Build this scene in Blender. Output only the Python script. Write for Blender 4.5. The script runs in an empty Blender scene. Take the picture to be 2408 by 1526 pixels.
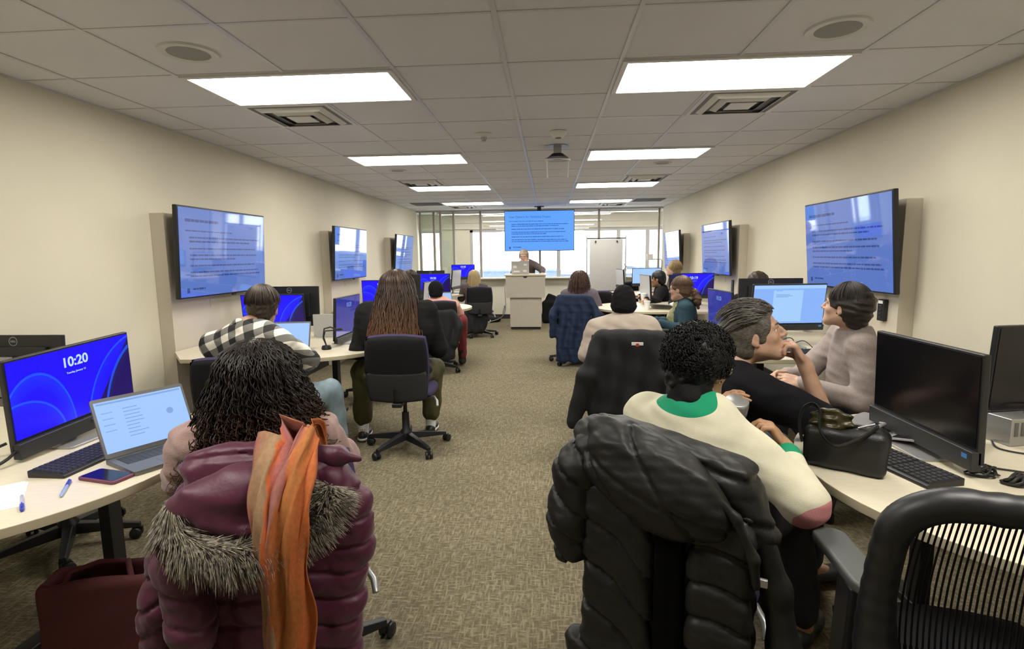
import bpy, math, random
import numpy as np
from mathutils import Vector, Matrix, Quaternion

# ---------------------------------------------------------------- camera, world, light levels
S = bpy.context.scene
COL = S.collection
cam_d = bpy.data.cameras.new('camera')
cam_d.sensor_width = 36.0
cam_d.lens = 1269.24 / 2408 * 36.0
cam_d.clip_start = 0.05
cam = bpy.data.objects.new('camera', cam_d)
COL.objects.link(cam)
_r = Vector((0.99774043, 0.065946, -0.0128518))
_u = Vector((0.00430592, 0.12812856, 0.99174822))
_f = Vector((-0.06704851, 0.98956263, -0.12755508))
cam.matrix_world = Matrix(((_r.x, _u.x, -_f.x, 0), (_r.y, _u.y, -_f.y, 0), (_r.z, _u.z, -_f.z, 1.435), (0, 0, 0, 1)))
S.camera = cam
S.view_settings.view_transform = 'Standard'
S.view_settings.look = 'None'
S.view_settings.gamma = 1.0
S.view_settings.use_curve_mapping = False
S.view_settings.exposure = 0.0

W = bpy.data.worlds.new('overcast_sky')
S.world = W
W.use_nodes = True
wn = W.node_tree
bg = wn.nodes['Background']
bg.inputs[0].default_value = (0.90, 0.95, 1.0, 1)
bg.inputs[1].default_value = 6.5
PANEL_EMIT = 21.0          # strength of the ceiling troffers

PI = math.pi
RNG = random.Random(7)

# ---------------------------------------------------------------- materials
def _nt(name):
    m = bpy.data.materials.new(name); m.use_nodes = True
    nt = m.node_tree; b = nt.nodes['Principled BSDF']
    return m, nt, b

def mat(name, col, rough=0.6, metal=0.0, var=0.0, vscale=40.0, bump=0.0, bscale=200.0, spec=0.5, sheen=0.0, coat=0.0, alpha=None, trans=0.0, stretch=None):
    m, nt, b = _nt(name)
    b.inputs['Base Color'].default_value = (*col, 1)
    b.inputs['Roughness'].default_value = rough
    b.inputs['Metallic'].default_value = metal
    b.inputs['Specular IOR Level'].default_value = spec
    if sheen: b.inputs['Sheen Weight'].default_value = sheen
    if coat: b.inputs['Coat Weight'].default_value = coat
    if trans: b.inputs['Transmission Weight'].default_value = trans
    if var or bump:
        tc = nt.nodes.new('ShaderNodeTexCoord')
        src = tc.outputs['Object']
        if stretch:
            mp = nt.nodes.new('ShaderNodeMapping'); mp.inputs['Scale'].default_value = stretch
            nt.links.new(src, mp.inputs[0]); src = mp.outputs[0]
    if var:
        n = nt.nodes.new('ShaderNodeTexNoise'); n.inputs['Scale'].default_value = vscale; n.inputs['Detail'].default_value = 4
        nt.links.new(src, n.inputs['Vector'])
        r = nt.nodes.new('ShaderNodeValToRGB')
        r.color_ramp.elements[0].position = 0.3; r.color_ramp.elements[1].position = 0.7
        r.color_ramp.elements[0].color = (*[max(0, c * (1 - var)) for c in col], 1)
        r.color_ramp.elements[1].color = (*[min(1, c * (1 + var)) for c in col], 1)
        nt.links.new(n.outputs['Fac'], r.inputs[0]); nt.links.new(r.outputs[0], b.inputs['Base Color'])
    if bump:
        n2 = nt.nodes.new('ShaderNodeTexNoise'); n2.inputs['Scale'].default_value = bscale; n2.inputs['Detail'].default_value = 3
        nt.links.new(src, n2.inputs['Vector'])
        bp = nt.nodes.new('ShaderNodeBump'); bp.inputs['Strength'].default_value = bump; bp.inputs['Distance'].default_value = 0.004
        nt.links.new(n2.outputs['Fac'], bp.inputs['Height']); nt.links.new(bp.outputs[0], b.inputs['Normal'])
    return m

def emit(name, col, strength, gloss=0.0):
    m, nt, b = _nt(name)
    b.inputs['Base Color'].default_value = (0.01, 0.01, 0.012, 1)
    b.inputs['Roughness'].default_value = 0.035 if gloss else 0.6
    b.inputs['Specular IOR Level'].default_value = 0.7 if gloss else 0.1
    if gloss: b.inputs['IOR'].default_value = 1.85
    b.inputs['Emission Color'].default_value = (*col, 1)
    b.inputs['Emission Strength'].default_value = strength
    return m

M = {}
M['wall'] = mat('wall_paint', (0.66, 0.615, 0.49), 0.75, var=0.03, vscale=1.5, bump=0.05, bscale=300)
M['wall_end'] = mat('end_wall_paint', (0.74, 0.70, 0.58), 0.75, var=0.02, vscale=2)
M['panel'] = mat('tv_panel_laminate', (0.54, 0.49, 0.40), 0.6, var=0.02, vscale=6)
M['laminate'] = mat('table_laminate', (0.66, 0.60, 0.46), 0.35, var=0.05, vscale=25, stretch=(1, 6, 1))
M['laminate_edge'] = mat('table_edge_band', (0.50, 0.44, 0.31), 0.45)
M['podium'] = mat('podium_laminate', (0.52, 0.48, 0.40), 0.55, var=0.03, vscale=20)
M['black'] = mat('black_plastic', (0.012, 0.012, 0.014), 0.42)
M['black_metal'] = mat('black_powder_coat', (0.014, 0.014, 0.016), 0.38, spec=0.5)
M['black_fabric'] = mat('black_fabric', (0.010, 0.010, 0.012), 0.85, bump=0.25, bscale=500, spec=0.2)
M['grey_fabric'] = mat('charcoal_back_panel', (0.030, 0.031, 0.033), 0.75, bump=0.2, bscale=600, spec=0.3)
M['purple'] = mat('purple_upholstery', (0.035, 0.022, 0.085), 0.85, bump=0.2, bscale=500)
M['silver'] = mat('brushed_silver', (0.42, 0.42, 0.42), 0.35, metal=0.6)
M['lightgrey'] = mat('light_grey_plastic', (0.45, 0.44, 0.42), 0.5)
M['white'] = mat('white_plastic', (0.72, 0.70, 0.66), 0.45)
M['paper'] = mat('white_paper', (0.80, 0.80, 0.80), 0.7)
M['laptop_body'] = mat('laptop_grey_metal', (0.16, 0.16, 0.165), 0.4, metal=0.5)
M['laptop_silver'] = mat('laptop_silver_metal', (0.45, 0.45, 0.46), 0.35, metal=0.6)
M['keycap'] = mat('dark_keycaps', (0.02, 0.021, 0.024), 0.45)
M['baseboard'] = mat('dark_rubber_baseboard', (0.02, 0.019, 0.018), 0.6)
M['mullion'] = mat('grey_aluminium_mullion', (0.34, 0.30, 0.26), 0.5, metal=0.2)
M['vent'] = mat('vent_white_enamel', (0.60, 0.59, 0.56), 0.4)
M['vent_dark'] = mat('vent_dark_throat', (0.17, 0.17, 0.17), 0.7)
M['glassline'] = mat('green_tinted_frame', (0.35, 0.40, 0.36), 0.4)
M['screen_off'] = mat('dark_glossy_screen', (0.004, 0.004, 0.006), 0.18, spec=0.4)
M['cable'] = mat('black_cable', (0.012, 0.012, 0.012), 0.5)
M['skin'] = mat('fair_skin', (0.54, 0.335, 0.24), 0.5, var=0.06, vscale=30, bump=0.05, bscale=300)
M['skin_tan'] = mat('tan_skin', (0.44, 0.245, 0.135), 0.5, var=0.06, vscale=30)
M['skin_dark'] = mat('brown_skin', (0.20, 0.10, 0.055), 0.5, var=0.06, vscale=30)

# glass: clear pane
def glass(name, tint=(1, 1, 1), mixf=0.92):
    m = bpy.data.materials.new(name); m.use_nodes = True; nt = m.node_tree; nt.nodes.clear()
    o = nt.nodes.new('ShaderNodeOutputMaterial'); t = nt.nodes.new('ShaderNodeBsdfTransparent'); g = nt.nodes.new('ShaderNodeBsdfGlossy')
    t.inputs[0].default_value = (*tint, 1); g.inputs['Roughness'].default_value = 0.02
    mx = nt.nodes.new('ShaderNodeMixShader'); mx.inputs[0].default_value = 1 - mixf
    nt.links.new(t.outputs[0], mx.inputs[1]); nt.links.new(g.outputs[0], mx.inputs[2]); nt.links.new(mx.outputs[0], o.inputs[0])
    return m
M['glass'] = glass('clear_glass')
M['glass_green'] = glass('green_tinted_glass', (0.90, 0.95, 0.92))

# ---------------------------------------------------------------- object helpers
def link(name, me, m=None, parent=None, smooth=False):
    o = bpy.data.objects.new(name, me); COL.objects.link(o)
    if m is not None and not me.materials: me.materials.append(m)
    if parent is not None: o.parent = parent
    if smooth and len(me.polygons):
        me.polygons.foreach_set('use_smooth', [True] * len(me.polygons))
    return o

def tag(o, label=None, cat=None, group=None, kind=None):
    if label: o['label'] = label
    if cat: o['category'] = cat
    if group: o['group'] = group
    if kind: o['kind'] = kind
    return o

def thing(name, label, cat, loc=(0, 0, 0), rz=0.0, group=None):
    o = bpy.data.objects.new(name, None); COL.objects.link(o)
    o.location = loc; o.rotation_euler = (0, 0, rz); o.empty_display_size = 0.1
    return tag(o, label, cat, group)

def dup(root, loc, rz, label, group=None, name=None):
    def cp(o, par):
        c = o.copy(); COL.objects.link(c)
        if par is not None: c.parent = par
        for ch in list(o.children): cp(ch, c)
        return c
    r = cp(root, None); r.location = loc; r.rotation_euler = (0, 0, rz)
    r['label'] = label
    if group: r['group'] = group
    return r

class MB:
    """collects simple shapes into ONE mesh"""
    def __init__(s): s.v = []; s.f = []
    def add(s, vs, fs, mt=None):
        n = len(s.v)
        if mt is not None: vs = [mt @ Vector(v) for v in vs]
        s.v += [tuple(v) for v in vs]; s.f += [tuple(i + n for i in f) for f in fs]
        return s
    def box(s, c, d, rz=0.0, mt=None):
        x, y, z = [k / 2 for k in d]
        vs = [Vector((a * x, b * y, e * z)) for e in (-1, 1) for a, b in ((-1, -1), (1, -1), (1, 1), (-1, 1))]
        R = Matrix.Rotation(rz, 4, 'Z'); T = Matrix.Translation(c)
        A = T @ R if mt is None else mt @ T @ R
        return s.add(vs, [(3, 2, 1, 0), (4, 5, 6, 7), (0, 1, 5, 4), (1, 2, 6, 5), (2, 3, 7, 6), (3, 0, 4, 7)], A)
    def prism(s, pts, z0, z1, mt=None):
        n = len(pts)
        vs = [(p[0], p[1], z0) for p in pts] + [(p[0], p[1], z1) for p in pts]
        fs = [tuple(range(n - 1, -1, -1)), tuple(range(n, 2 * n))] + [(i, (i + 1) % n, n + (i + 1) % n, n + i) for i in range(n)]
        return s.add(vs, fs, mt)
    def tube(s, pts, r, n=10, mt=None, cap=True, flat=1.0):
        pts = [Vector(p) for p in pts]; rs = r if isinstance(r, (list, tuple)) else [r] * len(pts)
        vs = []; fs = []; prev = None
        for i, p in enumerate(pts):
            t = (pts[min(i + 1, len(pts) - 1)] - pts[max(i - 1, 0)]).normalized()
            if prev is None:
                a = Vector((0, 0, 1)) if abs(t.z) < 0.9 else Vector((1, 0, 0)); x = t.cross(a).normalized()
            else:
                x = (prev - t * prev.dot(t)).normalized()
            prev = x; y = t.cross(x)
            for k in range(n):
                a = 2 * PI * k / n
                vs.append(p + (x * math.cos(a) + y * math.sin(a) * flat) * rs[i])
        for i in range(len(pts) - 1):
            for k in range(n):
                fs.append((i * n + k, i * n + (k + 1) % n, (i + 1) * n + (k + 1) % n, (i + 1) * n + k))
        if cap:
            fs.append(tuple(range(n - 1, -1, -1))); m0 = (len(pts) - 1) * n; fs.append(tuple(range(m0, m0 + n)))
        return s.add(vs, fs, mt)
    def lathe(s, prof, n=24, c=(0, 0, 0), mt=None):
        vs = []; fs = []
        for r, z in prof:
            for k in range(n):
                a = 2 * PI * k / n; vs.append((c[0] + r * math.cos(a), c[1] + r * math.sin(a), c[2] + z))
        for i in range(len(prof) - 1):
            for k in range(n):
                fs.append((i * n + k, i * n + (k + 1) % n, (i + 1) * n + (k + 1) % n, (i + 1) * n + k))
        if prof[0][0] > 1e-6: fs.append(tuple(range(n - 1, -1, -1)))
        if prof[-1][0] > 1e-6: m0 = (len(prof) - 1) * n; fs.append(tuple(range(m0, m0 + n)))
        return s.add(vs, fs, mt)
    def build(s, name, m, parent=None, smooth=False, bevel=0.0, seg=2, auto=True):
        me = bpy.data.meshes.new(name); me.from_pydata(s.v, [], s.f); me.update()
        o = link(name, me, m, parent, smooth or bevel > 0)
        if bevel:
            b = o.modifiers.new('bevel', 'BEVEL'); b.width = bevel; b.segments = seg; b.limit_method = 'ANGLE'; b.angle_limit = 0.6
            b.harden_normals = False
            w = o.modifiers.new('wn', 'WEIGHTED_NORMAL')
        elif smooth:
            me.set_sharp_from_angle(angle=0.9)
        return o

def struct(name, mb, m, bevel=0.0):
    o = mb.build(name, m, None, bevel=bevel); o['kind'] = 'structure'; return o

def rrect(w, h, r, n=5, cx=0, cy=0):
    pts = []
    for sx, sy, a0 in ((1, 1, 0), (-1, 1, PI / 2), (-1, -1, PI), (1, -1, 1.5 * PI)):
        for k in range(n + 1):
            a = a0 + k * PI / 2 / n
            pts.append((cx + sx * (w / 2 - r) + r * math.cos(a), cy + sy * (h / 2 - r) + r * math.sin(a)))
    return pts

def text_mesh(body, size, name, m, parent, mt, align='CENTER', extr=0.0003, bold=0.0):
    c = bpy.data.curves.new(name, 'FONT'); c.body = body; c.size = size; c.align_x = align; c.align_y = 'CENTER'; c.extrude = extr; c.offset = bold
    t = bpy.data.objects.new('tmp', c); COL.objects.link(t)
    bpy.context.view_layer.update()
    me = bpy.data.meshes.new_from_object(t.evaluated_get(bpy.context.evaluated_depsgraph_get()))
    bpy.data.objects.remove(t); bpy.data.curves.remove(c)
    me.transform(mt); me.name = name; me.materials.clear()
    return link(name, me, m, parent)

# ---------------------------------------------------------------- signed distance volumes -> one smooth mesh
def _rot(R):
    return np.array(R, dtype=np.float32).reshape(3, 3)

class Vol:
    def __init__(s, lo, hi, h):
        s.lo = np.array(lo, np.float32); s.h = h
        s.n = np.ceil((np.array(hi) - np.array(lo)) / h).astype(int) + 1
        s.f = np.full(s.n, 0.15, np.float32)
        s.ax = [s.lo[i] + h * np.arange(s.n[i], dtype=np.float32) for i in range(3)]
    def sub(s, lo, hi):
        a = np.clip(np.floor((np.array(lo) - s.lo) / s.h).astype(int), 0, s.n)
        b = np.clip(np.ceil((np.array(hi) - s.lo) / s.h).astype(int) + 1, 0, s.n)
        if np.any(b <= a): return None
        sl = tuple(slice(a[i], b[i]) for i in range(3))
        X = s.ax[0][sl[0]][:, None, None]; Y = s.ax[1][sl[1]][None, :, None]; Z = s.ax[2][sl[2]][None, None, :]
        return sl, X, Y, Z
    def _mix(s, sl, d, k, op):
        f = s.f[sl]
        if op == 'add':
            h = np.maximum(k - np.abs(f - d), 0) / max(k, 1e-6); s.f[sl] = np.minimum(f, d) - h * h * k * 0.25
        elif op == 'sub':
            d = -d; h = np.maximum(k - np.abs(f - d), 0) / max(k, 1e-6); s.f[sl] = np.maximum(f, d) + h * h * k * 0.25
        elif op == 'and':
            h = np.maximum(k - np.abs(f - d), 0) / max(k, 1e-6); s.f[sl] = np.maximum(f, d) + h * h * k * 0.25
    def cone(s, a, b, ra, rb=None, k=0.02, op='add', flat=None):
        rb = ra if rb is None else rb
        a = np.array(a, np.float32); b = np.array(b, np.float32); m = max(ra, rb) + k + 2 * s.h
        q = s.sub(np.minimum(a, b) - m, np.maximum(a, b) + m)
        if q is None: return s
        sl, X, Y, Z = q; ab = b - a; L = float(ab @ ab) + 1e-9
        t = np.clip(((X - a[0]) * ab[0] + (Y - a[1]) * ab[1] + (Z - a[2]) * ab[2]) / L, 0, 1)
        d = np.sqrt((X - a[0] - t * ab[0]) ** 2 + (Y - a[1] - t * ab[1]) ** 2 + (Z - a[2] - t * ab[2]) ** 2) - (ra + t * (rb - ra))
        s._mix(sl, d, k, op); return s
    def path(s, pts, rs, k=0.02, op='add'):
        for i in range(len(pts) - 1): s.cone(pts[i], pts[i + 1], rs[i], rs[i + 1], k, op)
        return s
    def ell(s, c, r, k=0.02, op='add', R=None):
        c = np.array(c, np.float32); r = np.array(r, np.float32); m = float(r.max()) + k + 2 * s.h
        q = s.sub(c - m, c + m)
        if q is None: return s
        sl, X, Y, Z = q; x, y, z = X - c[0], Y - c[1], Z - c[2]
        if R is not None:
            R = _rot(R); x, y, z = (R[0, 0] * x + R[1, 0] * y + R[2, 0] * z, R[0, 1] * x + R[1, 1] * y + R[2, 1] * z, R[0, 2] * x + R[1, 2] * y + R[2, 2] * z)
        k0 = np.sqrt((x / r[0]) ** 2 + (y / r[1]) ** 2 + (z / r[2]) ** 2)
        k1 = np.sqrt((x / r[0] ** 2) ** 2 + (y / r[1] ** 2) ** 2 + (z / r[2] ** 2) ** 2) + 1e-6
        s._mix(sl, k0 * (k0 - 1) / k1, k, op); return s
    def box(s, c, d, rr=0.01, k=0.01, op='add', R=None):
        c = np.array(c, np.float32); d = np.array(d, np.float32) / 2; m = float(np.linalg.norm(d)) + k + 2 * s.h
        q = s.sub(c - m, c + m)
        if q is None: return s
        sl, X, Y, Z = q; x, y, z = X - c[0], Y - c[1], Z - c[2]
        if R is not None:
            R = _rot(R); x, y, z = (R[0, 0] * x + R[1, 0] * y + R[2, 0] * z, R[0, 1] * x + R[1, 1] * y + R[2, 1] * z, R[0, 2] * x + R[1, 2] * y + R[2, 2] * z)
        ax, ay, az = np.abs(x) - d[0] + rr, np.abs(y) - d[1] + rr, np.abs(z) - d[2] + rr
        dd = np.sqrt(np.maximum(ax, 0) ** 2 + np.maximum(ay, 0) ** 2 + np.maximum(az, 0) ** 2) + np.minimum(np.maximum(np.maximum(ax, ay), az), 0) - rr
        s._mix(sl, dd, k, op); return s
    def plane(s, p, n, k=0.01, op='and'):
        n = np.array(n, np.float32); n /= np.linalg.norm(n)
        sl, X, Y, Z = s.sub(s.lo, s.lo + s.h * s.n)
        d = (X - p[0]) * n[0] + (Y - p[1]) * n[1] + (Z - p[2]) * n[2]
        s._mix(sl, d, k, op); return s
    def disp(s, fn):
        m = np.abs(s.f) < 0.06
        I = np.nonzero(m); s.f[m] += fn(s.ax[0][I[0]], s.ax[1][I[1]], s.ax[2][I[2]]).astype(np.float32); return s
    def mesh(s, name):
        f = s.f; f[0] = f[-1] = 0.1; f[:, 0] = f[:, -1] = 0.1; f[:, :, 0] = f[:, :, -1] = 0.1
        neg = f < 0; n = np.array(f.shape) - 1
        cnt = np.zeros(n, np.int8)
        for i in (0, 1):
            for j in (0, 1):
                for k in (0, 1): cnt += neg[i:i + n[0], j:j + n[1], k:k + n[2]]
        act = (cnt > 0) & (cnt < 8)
        C = np.argwhere(act); idx = np.full(n, -1, np.int64); idx[act] = np.arange(len(C))
        P = np.zeros((len(C), 3)); N = np.zeros(len(C))
        c = {}
        for i in (0, 1):
            for j in (0, 1):
                for k in (0, 1): c[i, j, k] = f[C[:, 0] + i, C[:, 1] + j, C[:, 2] + k]
        for a in range(3):
            o = [q for q in range(3) if q != a]
            for p in (0, 1):
                for r in (0, 1):
                    k0 = [0, 0, 0]; k0[o[0]] = p; k0[o[1]] = r; k1 = list(k0); k1[a] = 1
                    v0, v1 = c[tuple(k0)], c[tuple(k1)]; x = (v0 < 0) != (v1 < 0)
                    t = np.where(x, v0 / np.where(x, v0 - v1, 1), 0)
                    e = np.tile(np.array(k0, float), (len(C), 1)); e[:, a] = t
                    P += e * x[:, None]; N += x
        P = (C + P / N[:, None]) * s.h + s.lo
        F = []
        for a in range(3):
            o = [(a + 1) % 3, (a + 2) % 3]
            s0 = [slice(None)] * 3; s1 = [slice(None)] * 3; s0[a] = slice(0, -1); s1[a] = slice(1, None)
            A = neg[tuple(s0)]; B = neg[tuple(s1)]; E = np.argwhere(A != B)
            fl = A[E[:, 0], E[:, 1], E[:, 2]]
            q = []
            for du, dv in ((-1, -1), (0, -1), (0, 0), (-1, 0)):
                I = E.copy(); I[:, o[0]] += du; I[:, o[1]] += dv; q.append(idx[I[:, 0], I[:, 1], I[:, 2]])
            q = np.stack(q, 1); q[~fl] = q[~fl][:, ::-1]; F.append(q)
        F = np.concatenate(F); F = F[(F >= 0).all(1)]
        me = bpy.data.meshes.new(name)
        me.vertices.add(len(P)); me.vertices.foreach_set('co', P.astype(np.float32).ravel())
        me.loops.add(len(F) * 4); me.loops.foreach_set('vertex_index', F.astype(np.int32).ravel())
        me.polygons.add(len(F)); me.polygons.foreach_set('loop_start', np.arange(len(F), dtype=np.int32) * 4)
        me.polygons.foreach_set('use_smooth', np.ones(len(F), bool))
        me.update(calc_edges=True)
        return me
    def build(s, name, m, parent=None): return link(name, s.mesh(name), m, parent)

def tubes_mesh(name, P, R, sides=3, m=None, parent=None):
    """P: (N,M,3) polylines, R: (N,M) radii -> one mesh of N thin tubes"""
    P = np.asarray(P, float); N, Mn, _ = P.shape
    T = np.gradient(P, axis=1); T /= np.linalg.norm(T, axis=2, keepdims=True) + 1e-9
    up = np.zeros_like(T); up[..., 0] = 1.0; up[np.abs(T[..., 0]) > 0.9] = (0, 1, 0)
    A = np.cross(T, up); A /= np.linalg.norm(A, axis=2, keepdims=True) + 1e-9; B = np.cross(T, A)
    V = np.zeros((N, Mn, sides, 3))
    for k in range(sides):
        a = 2 * PI * k / sides; V[:, :, k] = P + (A * math.cos(a) + B * math.sin(a)) * R[..., None]
    b = (np.arange(N) * Mn * sides)[:, None, None]; i = (np.arange(Mn - 1) * sides)[None, :, None]; k = np.arange(sides)[None, None, :]
    k2 = (k + 1) % sides
    F = np.stack([b + i + k, b + i + k2, b + i + sides + k2, b + i + sides + k], -1).reshape(-1, 4)
    me = bpy.data.meshes.new(name); V = V.reshape(-1, 3)
    me.vertices.add(len(V)); me.vertices.foreach_set('co', V.astype(np.float32).ravel())
    me.loops.add(len(F) * 4); me.loops.foreach_set('vertex_index', F.astype(np.int32).ravel())
    me.polygons.add(len(F)); me.polygons.foreach_set('loop_start', np.arange(len(F), dtype=np.int32) * 4)
    me.polygons.foreach_set('use_smooth', np.ones(len(F), bool)); me.update(calc_edges=True)
    return link(name, me, m, parent)
# ================================================================ the room
XL, XR, YF, YB, H = -2.96, 2.52, 12.2, -2.6, 2.44
YE = 13.45
# carpet: woven broken streaks
m, nt, b = _nt('carpet_tile'); M['carpet'] = m
b.inputs['Roughness'].default_value = 0.95; b.inputs['Specular IOR Level'].default_value = 0.1
tc = nt.nodes.new('ShaderNodeTexCoord')
def _noise(scale, sx, sy, det=2, off=0):
    mp = nt.nodes.new('ShaderNodeMapping'); mp.inputs['Scale'].default_value = (sx, sy, 1); mp.inputs['Location'].default_value = (off, off * 1.7, 0)
    nt.links.new(tc.outputs['Object'], mp.inputs[0])
    n = nt.nodes.new('ShaderNodeTexNoise'); n.inputs['Scale'].default_value = scale; n.inputs['Detail'].default_value = det; n.inputs['Roughness'].default_value = 0.6
    nt.links.new(mp.outputs[0], n.inputs['Vector']); return n.outputs['Fac']
def _math(op, a, c, v=None):
    n = nt.nodes.new('ShaderNodeMath'); n.operation = op; nt.links.new(a, n.inputs[0])
    if v is None: nt.links.new(c, n.inputs[1])
    else: n.inputs[1].default_value = v
    return n.outputs[0]
a1 = _noise(1, 105, 13, 2); a2 = _noise(1, 26, 90, 2, 5); a3 = _noise(2.2, 1, 1, 2, 9)
mx = _math('MAXIMUM', a1, a2)
mx = _math('ADD', mx, _math('MULTIPLY', a3, None, 0.10))
r = nt.nodes.new('ShaderNodeValToRGB'); nt.links.new(mx, r.inputs[0])
e = r.color_ramp.elements; e[0].position = 0.50; e[0].color = (0.125, 0.107, 0.068, 1); e[1].position = 0.74; e[1].color = (0.28, 0.248, 0.168, 1)
x = r.color_ramp.elements.new(0.61); x.color = (0.185, 0.16, 0.105, 1)
nt.links.new(r.outputs[0], b.inputs['Base Color'])
bp = nt.nodes.new('ShaderNodeBump'); bp.inputs['Strength'].default_value = 0.5; bp.inputs['Distance'].default_value = 0.004
nt.links.new(mx, bp.inputs['Height']); nt.links.new(bp.outputs[0], b.inputs['Normal'])

M['tile'] = mat('ceiling_tile', (0.64, 0.64, 0.67), 0.9, var=0.03, vscale=1.2, bump=0.25, bscale=220)
M['grid'] = mat('ceiling_grid_metal', (0.52, 0.52, 0.54), 0.3)

mb = MB(); mb.box(((XL + XR) / 2, (YB + YE) / 2, -0.05), (XR - XL + 1.2, YE - YB, 0.1)); struct('floor', mb, M['carpet'])
mb = MB(); mb.box(((XL + XR) / 2, (YB + YE) / 2, H + 0.054), (XR - XL + 1.2, YE - YB + 0.4, 0.1)); struct('ceiling', mb, M['tile'])
# T-bar grid
mb = MB(); GX0, GY0, T = -0.2209, 2.3931, 0.6096
for i in range(-4, 5):
    x = GX0 + T * i
    mb.box((x, (YB + YF) / 2, H + 0.003), (0.022, YF - YB, 0.008))
j = -8
while GY0 + T * j < YF:
    y = GY0 + T * j; j += 1
    mb.box(((XL + XR) / 2, y, H + 0.0035), (XR - XL, 0.018, 0.006))
struct('trim_1', mb, M['grid'])
mb = MB()
for x in (XL + 0.012, XR - 0.012): mb.box((x, (YB + YF) / 2, H + 0.004), (0.024, YF - YB, 0.012))
mb.box(((XL + XR) / 2, YF, H - 0.005), (XR - XL, 0.05, 0.03)); struct('trim_2', mb, M['grid'])

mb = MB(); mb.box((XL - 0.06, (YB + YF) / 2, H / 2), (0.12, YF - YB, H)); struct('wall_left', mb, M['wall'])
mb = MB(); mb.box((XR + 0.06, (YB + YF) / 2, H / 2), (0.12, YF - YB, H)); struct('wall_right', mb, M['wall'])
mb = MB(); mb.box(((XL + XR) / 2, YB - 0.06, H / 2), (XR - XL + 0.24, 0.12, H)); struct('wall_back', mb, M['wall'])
# far end: half wall with sill, narrow returns, glazed mullion screen on top
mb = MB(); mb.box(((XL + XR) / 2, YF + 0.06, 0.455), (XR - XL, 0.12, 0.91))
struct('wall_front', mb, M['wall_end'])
mb = MB(); mb.box(((XL + XR) / 2, YF - 0.02, 0.92), (XR - XL, 0.30, 0.025)); struct('trim_3', mb, M['wall_end'], 0.004)
mb = MB(); mb.box(((XL + XR) / 2, YF - 0.008, 0.05), (XR - XL, 0.016, 0.1)); struct('baseboard_front', mb, M['baseboard'])
for n, x in (('left', XL + 0.008), ('right', XR - 0.008)):
    mb = MB(); mb.box((x, (YB + YF) / 2, 0.05), (0.016, YF - YB, 0.1)); struct('baseboard_' + n, mb, M['baseboard'])
k = 4
for x, w in ((-2.88, 0.035), (-2.57, 0.045), (-2.42, 0.045), (-2.12, 0.05), (-1.51, 0.05), (-0.18, 0.045), (1.13, 0.05), (2.44, 0.04)):
    mb = MB(); mb.box((x, YF + 0.05, 1.69), (w, 0.07, 1.5)); struct('trim_%d' % k, mb, M['mullion'], 0.003); k += 1
mb = MB(); mb.box(((XL + XR) / 2, YF + 0.05, 2.425), (XR - XL, 0.07, 0.03)); struct('trim_%d' % k, mb, M['mullion']); k += 1
mb = MB(); mb.box((-2.5, YF + 0.05, 1.68), (0.75, 0.008, 1.47)); struct('window_1', mb, M['glass_green'])
mb = MB(); mb.box((0.5, YF + 0.05, 1.68), (3.9, 0.008, 1.47)); struct('window_2', mb, M['glass'])
# perimeter strip behind the screen: outer wall with window openings
def wallpiece(n, x0, x1, z0, z1, y=YE, d=0.25, mm='wall_end'):
    mb = MB(); mb.box(((x0 + x1) / 2, y + d / 2, (z0 + z1) / 2), (x1 - x0, d, z1 - z0)); return struct(n, mb, M[mm])
wallpiece('wall_outer_header', -3.6, 3.2, 2.06, 2.5)
wallpiece('wall_outer_sill', -3.6, 3.2, 0, 0.80)
wallpiece('wall_outer_left', -3.6, -3.22, 0.8, 2.06)
wallpiece('wall_outer_pier', -2.63, -1.93, 0.8, 2.06)
wallpiece('wall_outer_right', 2.90, 3.2, 0.8, 2.06)
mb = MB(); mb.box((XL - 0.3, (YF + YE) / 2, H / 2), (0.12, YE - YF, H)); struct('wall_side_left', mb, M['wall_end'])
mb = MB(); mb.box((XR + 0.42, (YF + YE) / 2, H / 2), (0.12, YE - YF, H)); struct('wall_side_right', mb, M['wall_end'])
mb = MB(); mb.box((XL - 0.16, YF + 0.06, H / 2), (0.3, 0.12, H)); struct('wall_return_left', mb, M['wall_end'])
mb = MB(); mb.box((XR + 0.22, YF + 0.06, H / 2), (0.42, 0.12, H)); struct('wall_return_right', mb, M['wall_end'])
M['winframe'] = mat('pale_window_frame', (0.55, 0.55, 0.56), 0.4, metal=0.2)
n = 3
for x0, x1, muls in ((-3.22, -2.63, ()), (-1.93, 2.90, (-0.62, 0.26, 1.72, 2.42))):
    mb = MB(); y = YE + 0.05; z0, z1 = 0.8, 2.06
    for x in (x0 + 0.035, x1 - 0.035): mb.box((x, y, (z0 + z1) / 2), (0.07, 0.07, z1 - z0))
    for z in (z0 + 0.03, z1 - 0.03): mb.box(((x0 + x1) / 2, y, z), (x1 - x0, 0.07, 0.06))
    for x in muls: mb.box((x, y, (z0 + z1) / 2), (0.09, 0.06, z1 - z0))
    o = struct('window_%d' % n, mb, M['winframe']); n += 1
    mb = MB(); mb.box(((x0 + x1) / 2, y, (z0 + z1) / 2), (x1 - x0 - 0.1, 0.01, z1 - z0 - 0.1)); mb.build('pane', M['glass'], o)
# two added pale bars under the header, standing in for strip light reflections
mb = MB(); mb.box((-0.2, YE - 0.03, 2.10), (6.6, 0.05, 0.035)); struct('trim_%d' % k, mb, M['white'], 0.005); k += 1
mb = MB(); mb.box((-0.2, YE - 0.02, 2.24), (6.6, 0.03, 0.02)); struct('trim_%d' % k, mb, M['white'], 0.005); k += 1

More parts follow.
